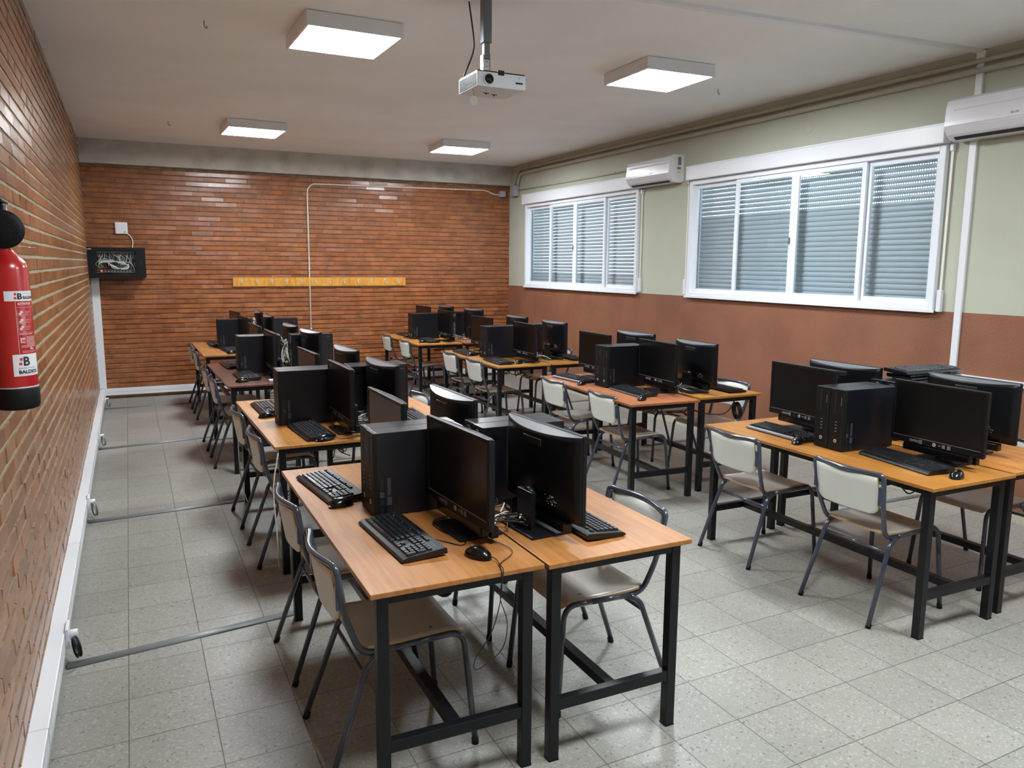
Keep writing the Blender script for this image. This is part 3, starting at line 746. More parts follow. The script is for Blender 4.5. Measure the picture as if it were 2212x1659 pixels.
def make_mouse():
    t = thing('mouse', 'x', 'mouse'); s = MB(); n, m = 14, 10; vs = []
    for i in range(m+1):
        u = i/m; x = .055-.11*u   # front (+x) to tail
        wv = .030*math.sin(PI*min(1, max(.0, u*.92+.06)))**.45; hv = .036*math.sin(PI*min(1, max(0, u*.86+.10)))**.65
        if i in (0, m): wv *= .55; hv *= .45
        for j in range(n+1):
            a = PI*j/n; vs.append((x, -wv*math.cos(a), .002+hv*math.sin(a)**.8))
    fs = [(i*(n+1)+j, i*(n+1)+j+1, (i+1)*(n+1)+j+1, (i+1)*(n+1)+j) for i in range(m) for j in range(n)]
    s.add(vs, fs, 0, True)
    s.f += [[j for j in range(n+1)], [m*(n+1)+j for j in range(n+1)][::-1], [i*(n+1) for i in range(m+1)]+[i*(n+1)+n for i in range(m, -1, -1)]]; s.mi += [0]*3; s.sm += [False]*3
    b = s.build('shell', 'glossy_black', t)
    MB().cyl((.030, -.004, .026), (.030, .004, .026), .010, 12).build('wheel', 'rubber', t)
    MB().box(.004, .052, -.0006, .0006, .020, .0272).build('button_seam', 'dark', t)
    MB().disc((-.025, 0, .0365), (-.15, 0, 1), .005, .0012, 12).build('logo_badge', 'sticker', t)
    return t
TZ = TH
tower0, mon0, kb_a, kb_b, mouse0 = make_tower(), make_monitor(), make_keyboard(False), make_keyboard(True), make_mouse()
used = set()
def spawn(proto, loc, rz, label, group):
    o = proto if proto.name not in used else copy_tree(proto); used.add(proto.name)
    o.location = loc; o.rotation_euler = (0, 0, rz); o['label'] = label; o['group'] = group; return o
def words(b, s, r, k):
    p = place(b, s, r); return '%s desk, %s, %s, %s' % (p[0], 'near place' if k == 0 else 'far place', p[1], p[2])
MON = {('A', 'L', 1): ((1.492, 1.672, -1.500), (1.458, 2.455, -1.565)), ('A', 'R', 1): ((1.808, 1.585, -1.505), (1.768, 2.414, -1.548)),
       ('A', 'L', 2): ((1.530, 3.605, -1.562), (1.510, 4.435, -1.530)), ('A', 'R', 2): ((1.806, 3.662, -1.493), (1.806, 4.533, -1.516)),
       ('A', 'L', 3): ((1.520, 6.102, -1.575), (1.510, 6.940, -1.530)), ('A', 'R', 3): ((1.873, 6.062, -1.447), (1.840, 6.840, -1.518)),
       ('A', 'L', 4): ((1.562, 8.176, -1.520), (1.583, 9.150, -1.500)), ('A', 'R', 4): ((1.865, 8.306, -1.567), (1.88, 9.12, -1.62)),
       ('B', 'L', 1): ((4.084, 1.610, -1.585), (4.044, 2.466, -1.606)), ('B', 'R', 1): ((4.505, 1.720, -1.56), (4.375, 2.452, -1.533)),
       ('B', 'L', 2): ((4.148, 4.045, -1.620), (4.090, 4.880, -1.590)), ('B', 'R', 2): ((4.432, 3.926, -1.610), (4.473, 4.808, -1.497)),
       ('B', 'L', 3): ((4.045, 6.150, -1.589), (4.030, 7.196, -1.514)), ('B', 'R', 3): ((4.460, 6.270, -1.576), (4.478, 7.193, -1.550)),
       ('B', 'L', 4): ((4.080, 8.480, -1.600), (4.172, 9.560, -1.533)), ('B', 'R', 4): ((4.578, 8.698, -1.482), (4.519, 9.555, -1.548))}
for (b, s, r), v in MON.items():
    for k, (x, y, a) in enumerate(v):
        rz = a+PI/2+(PI if s == 'R' else 0)
        spawn(mon0, (x, y, TZ), rz, 'black monitor, %s' % words(b, s, r, k), 'black monitors on the tables')
# towers: x of the front face, y of the near side
TW = {('A', 'L', 1): (1.250, 1.945, .02), ('A', 'R', 1): (2.055, 1.868, .02), ('A', 'L', 2): (1.218, 3.880, .0), ('A', 'R', 2): (2.055, 3.925, -.02),
      ('A', 'L', 3): (1.283, 6.365, 0), ('A', 'R', 3): (2.13, 6.335, 0), ('A', 'L', 4): (1.334, 8.600, 0), ('A', 'R', 4): (2.235, 8.575, 0),
      ('B', 'L', 1): (3.812, 1.945, -.06), ('B', 'R', 1): (4.70, 2.02, 0), ('B', 'L', 2): (3.866, 4.318, -.03), ('B', 'R', 2): (4.85, 4.26, 0),
      ('B', 'L', 3): (3.792, 6.530, -.02), ('B', 'R', 3): (4.84, 6.64, 0), ('B', 'L', 4): (3.768, 8.850, -.02), ('B', 'R', 4): (4.83, 9.02, 0)}
for (b, s, r), (x, y, a) in TW.items():
    sg = 1 if s == 'L' else -1
    for k in (0, 1):
        cy = y+.050+k*.101; cx = x+sg*.189
        o = spawn(tower0, (cx+(.004 if k else 0), cy, TZ), (0 if s == 'L' else PI)+a*.5, 'black upright computer case, %s' % words(b, s, r, k).replace('near place', 'nearer of the two').replace('far place', 'farther of the two'), 'black computer cases standing in pairs')
KB = [('A', 'L', 1, 0, 1.268, 1.675, .055, 0), ('A', 'L', 1, 1, 1.185, 2.420, .10, 0), ('A', 'L', 2, 0, 1.350, 3.610, .06, 0), ('A', 'L', 2, 1, 1.242, 4.47, .02, 0),
      ('A', 'L', 3, 0, 1.318, 6.115, .05, 0), ('A', 'L', 3, 1, 1.292, 6.93, .06, 0), ('A', 'L', 4, 0, 1.440, 8.30, .08, 0), ('A', 'L', 4, 1, 1.345, 9.12, .0, 0),
      ('B', 'L', 1, 0, 3.918, 1.655, -.14, 0), ('B', 'L', 1, 1, 3.872, 2.430, -.02, 1), ('B', 'L', 2, 0, 3.928, 4.055, -.05, 0), ('B', 'L', 2, 1, 3.862, 4.83, .09, 1),
      ('B', 'L', 3, 0, 3.775, 6.205, -.06, 0), ('B', 'L', 3, 1, 3.775, 7.06, -.06, 0), ('B', 'L', 4, 0, 3.872, 8.515, -.05, 0), ('B', 'L', 4, 1, 3.868, 9.40, 0, 0),
      ('A', 'R', 1, 0, 1.945, 1.585, PI, 0), ('A', 'R', 2, 0, 2.045, 3.79, PI-.04, 0), ('B', 'R', 2, 0, 4.69, 3.93, PI-.04, 0), ('B', 'R', 3, 0, 4.63, 6.20, PI-.1, 0)]
for b, s, r, k, x, y, a, sv in KB:
    spawn(kb_b if sv else kb_a, (x, y, TZ), a, 'black%s keyboard, %s' % (' silver-edged' if sv else '', words(b, s, r, k)), 'keyboards in front of the monitors')
for i, (x, y, z, a) in enumerate(((4.66, 2.12, TZ+.338, PI/2+.02), (4.62, 2.10, TZ+.372, PI/2-.05))):
    spawn(kb_a, (x, y, z), a, ['lower of two keyboards stacked on top of the computer cases, window block front row', 'upper of two keyboards stacked on top of the computer cases, window block front row'][i], 'keyboards stacked on computer cases')
MS = [('A', 'L', 1, 0, 1.452, 1.400, -1.1), ('A', 'L', 1, 1, 1.170, 2.155, .25), ('A', 'L', 2, 0, 1.375, 3.375, .3), ('A', 'L', 2, 1, 1.190, 4.19, .1), ('A', 'L', 3, 0, 1.245, 5.84, .1),
      ('A', 'L', 4, 0, 1.41, 8.03, .2), ('A', 'L', 4, 1, 1.335, 8.845, 0), ('B', 'L', 1, 0, 3.905, 1.365, .35), ('B', 'L', 1, 1, 3.765, 2.215, .5), ('B', 'L', 2, 0, 3.795, 3.745, .6),
      ('B', 'L', 2, 1, 3.772, 4.565, .5), ('B', 'L', 3, 0, 3.915, 6.02, .5), ('B', 'L', 3, 1, 3.735, 6.825, .3), ('B', 'L', 4, 0, 3.74, 8.39, .3), ('B', 'L', 4, 1, 3.806, 9.197, .2)]
for b, s, r, k, x, y, a in MS:
    spawn(mouse0, (x, y, TZ), a, 'black computer mouse, %s' % words(b, s, r, k), 'mice beside the keyboards')
tag(MB().rbox(-.03, .03, -.022, .022, 0, .012, .003).build('power_adapter', 'label_white'), 'small pale adapter box on the dark table of the third row', 'adapter').location = (1.49, 5.83, TZ)

# ------------------------------------------------------------------ cables
def cable(name, pts, r, m, label, cat='cable', group=None, n=7):
    return tag(MB().tube(spline(pts, n), r, 6).build(name, m), label, cat, group)
def tangle(name, c, size, seed, nl, label, mats=('cable_black', 'cable_white'), r=.0028, group='cable tangles'):
    """one snarl of leads nobody could count"""
    R = random.Random(seed); mb = MB(); cx, cy, cz = c; sx, sy, sz = size
    for k in range(nl):
        pts = []; p0 = R.uniform(-1, 1); ph = R.uniform(0, 6.28); fy = R.uniform(.6, 1.4)
        for i in range(7):
            t = i/6*2-1
            pts.append((cx+sx*math.sin(ph+t*3*fy), cy+sy*t*R.uniform(.75, 1.05), max(cz-sz, cz+sz*math.sin(ph*2+t*4)*R.uniform(.4, 1))))
        mb.tube(spline(pts, 5), r*R.uniform(.7, 1.2), 6, 0 if R.random() < .72 else 1)
    return tag(mb.build(name, list(mats)), label, 'cables', group, 'stuff')
for (b, r), (x, y0) in {('A', 1): (1.645, 1.72), ('A', 2): (1.665, 3.75), ('A', 3): (1.70, 6.1), ('A', 4): (1.73, 8.3), ('B', 1): (4.25, 1.7), ('B', 2): (4.29, 4.0), ('B', 3): (4.26, 6.3), ('B', 4): (4.34, 8.6)}.items():
    bw = place(b, 'L', r)
    tangle('cable_tangle', (x, y0, TZ+.036), (.075, .20, .032), r+ord(b), 11, 'snarl of black and white leads between the monitors, %s, %s' % (bw[1], bw[2]))
    tangle('cable_bundle', (x-.12, y0+.25, .60), (.06, .30, .07), r*3+ord(b), 8, 'black leads hanging under the tabletops, %s, %s' % (bw[1], bw[2]), ('cable_black', 'cable_black'), .004)
# unplugged leads looped behind the third-row cases
tangle('cable_tangle', (1.695, 6.42, TZ+.19), (.035, .10, .13), 91, 15, 'pale and black leads looped between the computer cases, third row, brick-wall block')
tangle('cable_tangle', (1.74, 8.70, TZ+.24), (.03, .10, .12), 92, 9, 'leads looped between the computer cases, back row, brick-wall block')
def coil(name, c, nrm, r, turns, rad, m, label, cat='cable'):
    n = Vector(nrm).normalized(); a = n.orthogonal().normalized(); b = n.cross(a); mb = MB(); R = random.Random(int(c[1]*100)); pts = []
    for k in range(turns*14+1):
        t = 2*PI*k/14; rr = r*(1+.10*math.sin(t*.37)); pts.append(Vector(c)+a*math.cos(t)*rr+b*math.sin(t)*rr*1.25+n*(.004*k/14))
    mb.tube(pts, rad, 6); return tag(mb.build(name, m), label, cat)
coil('coiled_cable', (1.33, 1.42, .655), (.3, -1, 0), .030, 4, .0045, 'cable_black', 'small black coiled lead hanging under the front table, brick-wall side')
coil('coiled_cable', (4.70, 3.75, .59), (.9, -.3, .2), .055, 7, .006, 'cable_black', 'thick tied coil of black cable under window-side table, second row')
cable('hanging_lead', [(4.3, 4.0, .66), (4.38, 3.85, .60), (4.48, 3.78, .575), (4.58, 3.73, .585), (4.65, 3.72, .66), (4.66, 3.72, .715)], .005, 'cable_black', 'black lead running to the tied coil under second-row window-side table')
cable('mouse_lead', [(1.475, 1.352, .758), (1.49, 1.33, .75), (1.478, 1.275, .745), (1.468, 1.244, .738), (1.462, 1.235, .66), (1.43, 1.235, .55), (1.38, 1.245, .47), (1.375, 1.25, .43), (1.40, 1.25, .425), (1.47, 1.24, .48), (1.485, 1.236, .57), (1.46, 1.236, .66), (1.475, 1.244, .744), (1.49, 1.30, .746), (1.56, 1.36, .746), (1.58, 1.42, .747), (1.55, 1.55, .745)], .0017, 'cable_black', 'thin mouse lead looping down over the front edge of the front table', n=8)
cable('keyboard_lead', [(1.352, 1.60, .758), (1.40, 1.58, .745), (1.44, 1.52, .745), (1.47, 1.56, .745), (1.43, 1.70, .745), (1.44, 1.80, .745), (1.52, 1.84, .745)], .0022, 'cable_black', 'thin black lead curling by the monitor foot on the front table')
cable('mouse_lead', [(1.223, 2.165, .757), (1.245, 2.165, .752), (1.262, 2.185, .745), (1.30, 2.24, .745), (1.36, 2.30, .745)], .0018, 'cable_black', 'thin lead of the far mouse on front table, beside the case')
cable('mouse_lead', [(3.957, 1.385, .757), (3.99, 1.40, .750), (4.01, 1.45, .745), (4.02, 1.50, .745), (4.06, 1.56, .745)], .0018, 'cable_black', 'thin lead of the near mouse on window block front table')
cable('mouse_lead', [(1.43, 3.39, .757), (1.47, 3.37, .745), (1.55, 3.38, .745), (1.62, 3.44, .745), (1.62, 3.55, .745)], .0018, 'cable_black', 'thin mouse lead across the second-row table, brick-wall block')
cable('network_cable', [(1.12, 3.36, .70), (1.09, 3.37, .50), (1.10, 3.38, .25), (1.11, 3.40, .03), (1.15, 3.5, .012), (1.20, 3.9, .012)], .004, 'cable_white', 'white network cable running down the near leg, second row')
cable('network_cable', [(1.10, 4.86, .70), (1.085, 4.87, .45), (1.09, 4.86, .20), (1.12, 4.80, .02), (1.16, 4.86, .012), (1.10, 4.91, .014)], .004, 'cable_white', 'white network cable down the rear leg of second row table')
for i, y in enumerate((2.80, 4.88, 7.22, 9.36)):
    pass

# ------------------------------------------------------------------ floor raceways, trunking, sockets
def raceway(name, a, b, w, h, label):
    a, b = Vector(a), Vector(b); d = (b-a).normalized(); s = Vector((-d.y, d.x, 0)); prof = []
    for q in (-1, -.8, -.45, 0, .45, .8, 1): prof.append((q*w/2, h*(1-abs(q)**3)))
    vs = [a+s*p[0]+Vector((0, 0, p[1])) for p in prof]+[b+s*p[0]+Vector((0, 0, p[1])) for p in prof]; n = len(prof)
    mb = MB().add(vs, [(i, i+1, n+i+1, n+i) for i in range(n-1)]+[tuple(range(n))[::-1], tuple(range(n, 2*n)), (0, n, 2*n-1, n-1)], 0, True)
    return tag(mb.build(name, 'raceway'), label, 'cable cover', 'grey floor cable covers')
RW = [((.105, 2.725), (1.10, 2.845), 'front'), ((.105, 4.820), (1.12, 4.895), 'second'), ((.105, 7.100), (1.12, 7.245), 'third'), ((.105, 9.345), (1.16, 9.362), 'farthest')]
for a, b, nm in RW: raceway('floor_raceway', (*a, 0), (*b, 0), .055, .014, '%s grey cable cover across the floor from the brick wall' % nm)
for a, b, nm in (((4.84, 2.885), (5.786, 2.868), 'front'), ((4.83, 5.12), (5.786, 5.145), 'second'), ((4.83, 7.47), (5.786, 7.535), 'third')): raceway('floor_raceway', (*a, 0), (*b, 0), .055, .014, '%s grey cable cover running to the window wall skirting' % nm)
tr = thing('wall_trunking', 'long white cable trunking low along the glazed brick side wall', 'trunking', (0, 0, 0))
MB().rbox(.035, .102, Y0+.05, D-.06, .045, .134, .003).build('duct', 'white_pvc', tr)
g = MB().box(.1015, .1032, Y0+.05, D-.06, .060, .062); g.box(.1015, .1032, Y0+.05, D-.06, .118, .120)
for y in (2.0, 4.0, 6.0, 8.0): g.box(.04, .1030, y, y+.0015, .0455, .1345)
g.build('duct_seam', 'cable_grey', tr)
tr = thing('wall_trunking', 'white cable trunking low along the far brick wall', 'trunking', (0, 0, 0))
MB().rbox(.055, W-.05, D-.045, D-.001, .045, .132, .003).build('duct', 'white_pvc', tr)
MB().box(.06, W-.06, D-.0462, D-.0445, .086, .0875).build('duct_seam', 'cable_grey', tr)
tr = thing('wall_trunking', 'white vertical trunking below the network cabinet in the corner', 'trunking', (0, 0, 0))
MB().rbox(.024, .118, D-.05, D-.001, .134, 1.53, .003).build('duct', 'white_pvc', tr)
MB().box(.028, .031, D-.0512, D-.0495, .15, 1.53).build('duct_seam', 'cable_grey', tr)
tr = thing('wall_trunking', 'white trunking running down the window wall past the air conditioner', 'trunking', (0, 0, 0))
d = MB().rbox(W-.020, W, 2.688, 2.738, .93, 3.15, .002); d.build('duct', 'white_pvc', tr)
MB().rbox(W-.024, W, 2.682, 2.744, 3.14, 3.19, .002).build('elbow', 'white_pvc', tr)
tr = thing('wall_trunking', 'white trunking running level along the brown dado of the window wall', 'trunking', (0, 0, 0))
MB().rbox(W-.024, W-.004, Y0+.1, 2.686, .925, .965, .002).build('duct', 'white_pvc', tr)
def duct_between(a, b, w, h, nm, m, parent):
    a, b = Vector(a), Vector(b); d = (b-a).normalized(); s = Vector((-d.y, d.x, 0))*w/2; k = Vector((0, 0, -h))
    return MB().add([a-s, a+s, a+s+k, a-s+k, b-s, b+s, b+s+k, b-s+k], [(0, 1, 2, 3), (4, 7, 6, 5), (0, 4, 5, 1), (1, 5, 6, 2), (2, 6, 7, 3), (3, 7, 4, 0)]).build(nm, m, parent)
tr = thing('wall_trunking', 'white trunking crossing the ceiling to the window wall', 'trunking', (0, 0, 0))
duct_between((2.35, 2.955, H+.001), (W-.02, 2.722, H+.001), .042, .022, 'duct', 'white_pvc', tr)
for y, nm in ((2.80, 'front'), (4.93, 'second'), (7.20, 'third'), (9.42, 'farthest')):
    t = thing('socket_box', 'white socket under the trunking by the %s floor cable cover' % nm, 'socket', (.050, y, 0), 0, 'sockets under the side wall trunking')
    MB().rbox(.052, .066, -.02, .09, .058, .145, .003).build('plate', 'white_pvc', t)
    MB().cyl((.066, .035, .10), (.098, .035, .10), .019, 14).build('plug', 'white_pvc', t)
    coil('coiled_cable', (.138, y-.05, .072), (.9, .3, .1), .040, 4, .0035, 'cable_grey' if nm != 'front' else 'cable_black', 'small looped cable at the %s socket by the brick wall' % nm)

# ------------------------------------------------------------------ pipes and conduits
def clip(x, y, z, r, axis, parent): MB().tube([(x, y-.006, z), (x, y+.006, z)], r, 12).build('clip', 'pipe', parent)
for k, (z, r, yend, nm) in enumerate(((3.122, .017, 9.80, 'upper'), (3.060, .021, 9.74, 'lower'))):
    t = thing('wall_pipe', '%s of two cream pipes along the top of the window wall' % nm, 'pipe', (0, 0, 0), 0, 'cream pipes below the ceiling')
    x = W-r-.008
    MB().tube(fillet([(x, Y0, z), (x, yend, z), (x-.004, yend+(.11 if k == 0 else .06), 2.90)], .13, 7), r, 12).build('pipe_run', 'pipe', t)
    for y in (.4, 1.7, 3.05, 4.42, 5.75, 7.1, 8.15, 9.05): MB().tube([(x, y-.009, z), (x, y+.009, z)], r+.004, 12).build('clip', 'pipe', t)
t = thing('wall_conduit', 'thin conduit along the wall from junction box to the far air conditioner', 'pipe')
MB().tube([(W-.012, 9.80, 2.828), (W-.012, 6.72, 2.818)], .0095, 10).build('pipe_run', 'pipe', t)
for y in (9.1, 8.0, 7.2): MB().tube([(W-.012, y-.008, 2.822), (W-.012, y+.008, 2.822)], .013, 10).build('clip', 'pipe', t)
t = thing('junction_box', 'grey junction box in the upper corner by the window wall', 'junction box', (5.745, 9.87, 2.82))
MB().rbox(-.03, .052, -.07, .07, -.08, .08, .006).build('box', 'box_grey', t)
MB().rbox(-.036, -.028, -.06, .06, -.07, .07, .003).build('lid', 'box_grey', t)
t = thing('junction_box', 'small grey box in the shaded corner at the end of ivory conduit', 'junction box', (5.66, D-.04, 2.79))
MB().rbox(-.045, .045, -.03, .04, -.045, .045, .005).build('box', 'box_grey', t)
t = thing('wall_conduit', 'ivory conduit bent across and down the far brick wall', 'pipe')
yy = D-.016
MB().tube(fillet([(5.63, yy, 2.775), (5.52, yy, 2.778), (5.40, yy, 2.832), (2.78, yy, 2.800), (2.715, yy, 2.72), (2.706, yy, .135)], .11, 7), .0105, 10).build('pipe_run', 'pipe_white', t)
for z in (2.3, 1.65, .82): MB().tube([(2.711, yy, z-.008), (2.711, yy, z+.008)], .015, 10).build('clip', 'pipe_white', t)
for x, z in ((3.4, 2.808), (4.2, 2.818), (4.9, 2.826)): MB().tube([(x-.008, yy, z), (x+.008, yy, z)], .015, 10).build('clip', 'pipe_white', t)
# round vent covers on the cream wall
for y, z, lb in ((4.23, 2.91, 'faint round cover on the cream wall above the near window'), (8.02, 2.975, 'round ring plate on cream wall above the far window')):
    tag(MB().lathe([(.0, .004), (.042, .004), (.05, .002), (.052, 0)], 24, 0, Matrix.Translation((W, y, z)) @ Matrix.Rotation(-PI/2, 4, 'Y')).build('wall_cover', 'cream'), lb, 'wall cover')

# ------------------------------------------------------------------ air conditioners
def aircon(y0, y1, label, logo_y, stickers):
    t = thing('air_conditioner', label, 'air conditioner', (W, (y0+y1)/2, 2.595), 0, 'wall air conditioners'); L = (y1-y0)/2
    prof = [(0, .02), (0, .285), (-.10, .285), (-.150, .280), (-.176, .262), (-.188, .225), (-.196, .12), (-.196, .095), (-.192, .088), (-.188, .075), (-.165, .035), (-.13, .008), (-.09, 0), (-.03, 0)]
    MB().prism(prof, -L, L, 'y', 0, False).build('casing', 'ac_white', t)
    MB().prism([(-.192, .205), (-.1945, .198), (-.1915, .192), (-.189, .2)], -L+.012, L-.06, 'y').build('front_ridge', 'ac_white', t)
    fl = MB().prism([(-.1915, .085), (-.194, .082), (-.172, .038), (-.155, .022), (-.152, .026), (-.168, .043)], -L+.04, L-.04, 'y'); fl.build('flap', 'ac_white', t)
    MB().prism([(-.150, .0185), (-.158, .021), (-.135, .004), (-.126, .003)], -L+.05, L-.05, 'y').build('outlet_slot', 'dark', t)
    lg = MB(); add_text(lg, 'ELUX', .017, frame_T((-.1968, logo_y-(y0+y1)/2, .112), (0, -1, 0), (0, 0, 1)), 0, .0008, .055); lg.build('maker_mark', 'ink_grey', t)
    if stickers:
        s = MB()
        s.box(-.085, -.03, -L-.001, -L+.001, .17, .27, 2); s.box(-.08, -.035, -L-.0016, -L, .178, .262, 1)
        s.box(-.085, -.04, -L-.0016, -L, .135, .158, 1)
        s.add([(-.09, -L-.0016, .095), (-.04, -L-.0016, .095), (-.065, -L-.0016, .128)], [(0, 1, 2)], 3)
        s.disc((-.06, -L, .06), (0, -1, 0), .014, .0016, 14, 4)
        s.build('rating_sticker', ['label_white', 'ink_grey', 'label_white', 'yellow', 'ac_white'], t)
    b = MB().tube([(-.05, L+.0, .10), (-.03, L+.0, .05)], .002, 4)
    return t
aircon(5.915, 6.700, 'white wall air conditioner between the two windows, stickers on its end', 6.22, True)
aircon(1.90, 2.815, 'white wall air conditioner at the near end of the window wall', 2.33, False)

# ------------------------------------------------------------------ projector
pt = thing('ceiling_projector', 'white projector hanging from the ceiling on a grey pole', 'projector', (2.385, 3.20, 0))
w2, pz0, pz1, pd = .150, 2.698, 2.778, .27
MB().rbox(-w2, w2, 0, pd, pz0, pz1, .004).build('housing', 'proj_white', pt)
v = MB().box(-w2-.001, -w2+.002, .012, pd-.014, pz0+.006, pz1-.006, 0)
for i in range(9): v.box(-w2-.004, -w2, .012, pd-.014, pz0+.009+i*.0072, pz0+.0105+i*.0072, 1)
v.build('side_vent', ['dark', 'case_front'], pt)
tb = MB().rbox(-w2+.004, w2-.004, .004, pd-.004, pz1-.001, pz1+.007, .003); tb.rbox(-.025, .015, -.0022, .03, pz1-.014, pz1+.014, .004); tb.build('top_cover', 'black_plastic', pt)
ln = MB().lathe([(.0, -.002), (.024, -.004), (.0265, -.002), (.0265, .012), (.031, .014), (.033, 0)], 28, 0, Matrix.Translation((-.082, .001, pz0+.040)) @ Matrix.Rotation(PI/2, 4, 'X'))
ln.build('lens_ring', 'proj_white', pt)
MB().lathe([(0, .0115), (.0255, .0115), (.026, .0)], 24, 0, Matrix.Translation((-.082, .001, pz0+.040)) @ Matrix.Rotation(PI/2, 4, 'X')).build('lens', 'glossy_black', pt)
MB().rbox(.085, .130, -.0025, .004, pz0+.030, pz0+.040, .002).build('sensor_window', 'dark', pt)
mk = MB(); add_text(mk, 'XP', .010, frame_T((.105, -.0012, pz0+.060), (1, 0, 0), (0, 0, 1)), 0, .0002); mk.build('maker_mark', 'ink_grey', pt)
tf = MB()
for x, y in ((-.03, .15), (.03, .17)): tf.box(x-.018, x+.018, y-.003, y+.003, pz0-.003, pz0+.001); tf.disc((x, y, pz0-.010), (0, 0, 1), .004, .01, 8)
tf.build('foot', 'dark', pt)
cx, cyp = -.035, .14
br = MB().rbox(cx-.020, cx+.018, cyp-.012, cyp+.012, pz1+.01, pz1+.10, .003); br.disc((cx, cyp, pz1+.005), (0, 0, 1), .045, .006, 20); br.cyl((cx+.024, cyp-.03, pz1+.018), (cx+.024, cyp+.03, pz1+.018), .010, 12)
br.box(cx-.026, cx-.019, cyp-.018, cyp+.018, pz1+.01, pz1+.12); br.box(cx+.017, cx+.023, cyp-.018, cyp+.018, pz1+.03, pz1+.13)
br.build('bracket', 'chrome', pt)
sc = MB()
for zz in (.035, .06, .085): sc.disc((cx, cyp-.0125, pz1+zz), (0, -1, 0), .003, .002, 8)
sc.build('bracket_hole', 'dark', pt)
po = MB().rbox(cx-.017, cx+.017, cyp-.017, cyp+.017, pz1+.10, pz1+.20, .003); po.rbox(cx-.026, cx+.026, cyp-.026, cyp+.026, pz1+.185, H+.002, .004); po.build('pole', 'pole', pt)
dg = MB().tube(spline([(-w2+.02, .11, pz0+.005), (-w2+.012, .09, pz0-.02), (-w2+.02, .08, pz0-.04)], 5), .0018, 6); dg.build('cap_cord', 'cable_black', pt)
MB().disc((-w2+.012, .08, pz0-.065), (1, .5, .1), .026, .003, 20).build('lens_cap', 'proj_white', pt)
cable('projector_cable', [(2.28, 3.42, H), (2.30, 3.40, 3.0), (2.295, 3.40, 2.92), (2.26, 3.42, 2.82), (2.255, 3.44, 2.79)], .005, 'cable_black', 'black lead running down beside the projector pole')

# ------------------------------------------------------------------ far wall: coat rack, cabinet, access point
cr = thing('coat_rack', 'yellow pine coat rack with twelve pale hooks on the brick wall', 'coat rack', (0, D, 0))
MB().rbox(1.70, 4.098, -.024, -.002, 1.412, 1.528, .003).build('board', 'coat_board', cr)
mb = MB().box(1.694, 4.104, -.018, -.001, 1.405, 1.534); mb.build('board_edge', WOODS['cherry'], cr)
for i in range(12):
    x = 1.802+i*.1985; h = MB()
    h.disc((x, -.024, 1.490), (0, -1, 0), .011, .004, 10); h.disc((x-.013, -.024, 1.494), (0, -1, 0), .007, .004, 8); h.disc((x+.013, -.024, 1.494), (0, -1, 0), .007, .004, 8); h.disc((x, -.024, 1.507), (0, -1, 0), .007, .004, 8)
    h.tube(spline([(x, -.026, 1.492), (x, -.032, 1.465), (x, -.045, 1.440), (x, -.058, 1.448), (x, -.062, 1.462)], 4), .0042, 6)
    h.tube([(x, -.028, 1.49), (x, -.05, 1.512)], .0038, 6)
    h.build('hook', 'brass', cr)
cb = thing('network_cabinet', 'black wall cabinet with glass door full of white network cables', 'cabinet', (.012, D-.30, 1.538))
cw, chh, cd = .640, .362, .295
c = MB(); c.rbox(0, .012, .01, cd, 0, chh, .001); c.rbox(cw-.012, cw, .01, cd, 0, chh, .001); c.rbox(0, cw, .01, cd, 0, .012, .001); c.rbox(0, cw, .01, cd, chh-.012, chh, .001); c.box(0, cw, cd-.008, cd, 0, chh)
c.build('case', 'black_case', cb)
dr = MB(); dr.rbox(0, .085, -.006, .012, 0, chh, .002); dr.rbox(cw-.11, cw, -.006, .012, 0, chh, .002); dr.rbox(.085, cw-.11, -.006, .012, 0, .040, .002); dr.rbox(.085, cw-.11, -.006, .012, chh-.045, chh, .002)
dro = dr.build('door', 'black_plastic', cb)
MB().rbox(cw-.06, cw-.045, -.010, -.005, .15, .21, .002).build('door_lock', 'dark', dro)
MB().box(.012, .055, -.008, -.0055, chh-.026, chh-.016).build('maker_mark', 'silver', dro)
MB().box(.085, cw-.11, .004, .006, .040, chh-.045).build('door_glass', 'glass', dro)
pp = MB().box(.10, .53, .10, .11, .29, .325, 0)
for i in range(24): pp.box(.108+i*.0175, .12+i*.0175, .097, .101, .30, .312, 1)
pp.build('patch_panel', ['case_front', 'silver'], cb)
sw = MB().rbox(.09, .53, .05, .22, .058, .095, .003, 0); sw.box(.10, .52, .0485, .051, .060, .0625, 1); sw.box(.10, .52, .0485, .051, .090, .0925, 1)
for i in range(9): sw.box(.18+i*.034, .20+i*.034, .0485, .051, .068, .080, 1)
sw.build('network_switch', ['black_case', 'cable_grey'], cb)
MB().disc((.148, .050, .077), (0, -1, 0), .010, .003, 14).build('power_light', 'led', cb)
R = random.Random(11); pc = MB()
for i in range(24):
    x = .114+i*.0175; x2 = x+R.uniform(-.03, .07); pc.tube(spline([(x, .096, .305), (x+R.uniform(-.01, .01), .06, .28), (x2, .045, .22+R.uniform(-.02, .02)), (x2+R.uniform(-.06, .05), .06, .16), (x2, .10, .11)], 5), .0028, 5, 0 if i % 2 else 1)
for i in range(7):
    q = R.uniform(-.02, .02); pc.tube(spline([(.115, .05, .12+q*.5), (.14, .035, .19+q), (.25, .03, .20+q), (.38, .03, .175-q), (.45, .03, .14+q), (.38, .03, .105+q*.5), (.28, .035, .13-q), (.22, .03, .185+q)], 6), .0032, 6, 0)
pc.tube(spline([(.23, .028, .14), (.24, .025, .19), (.33, .025, .195), (.46, .025, .18), (.50, .03, .13), (.515, .035, .08)], 6), .0034, 6, 0)
pc.build('patch_cable', ['cable_white', 'cable_grey'], cb); cb.children[-1]['kind'] = 'stuff'
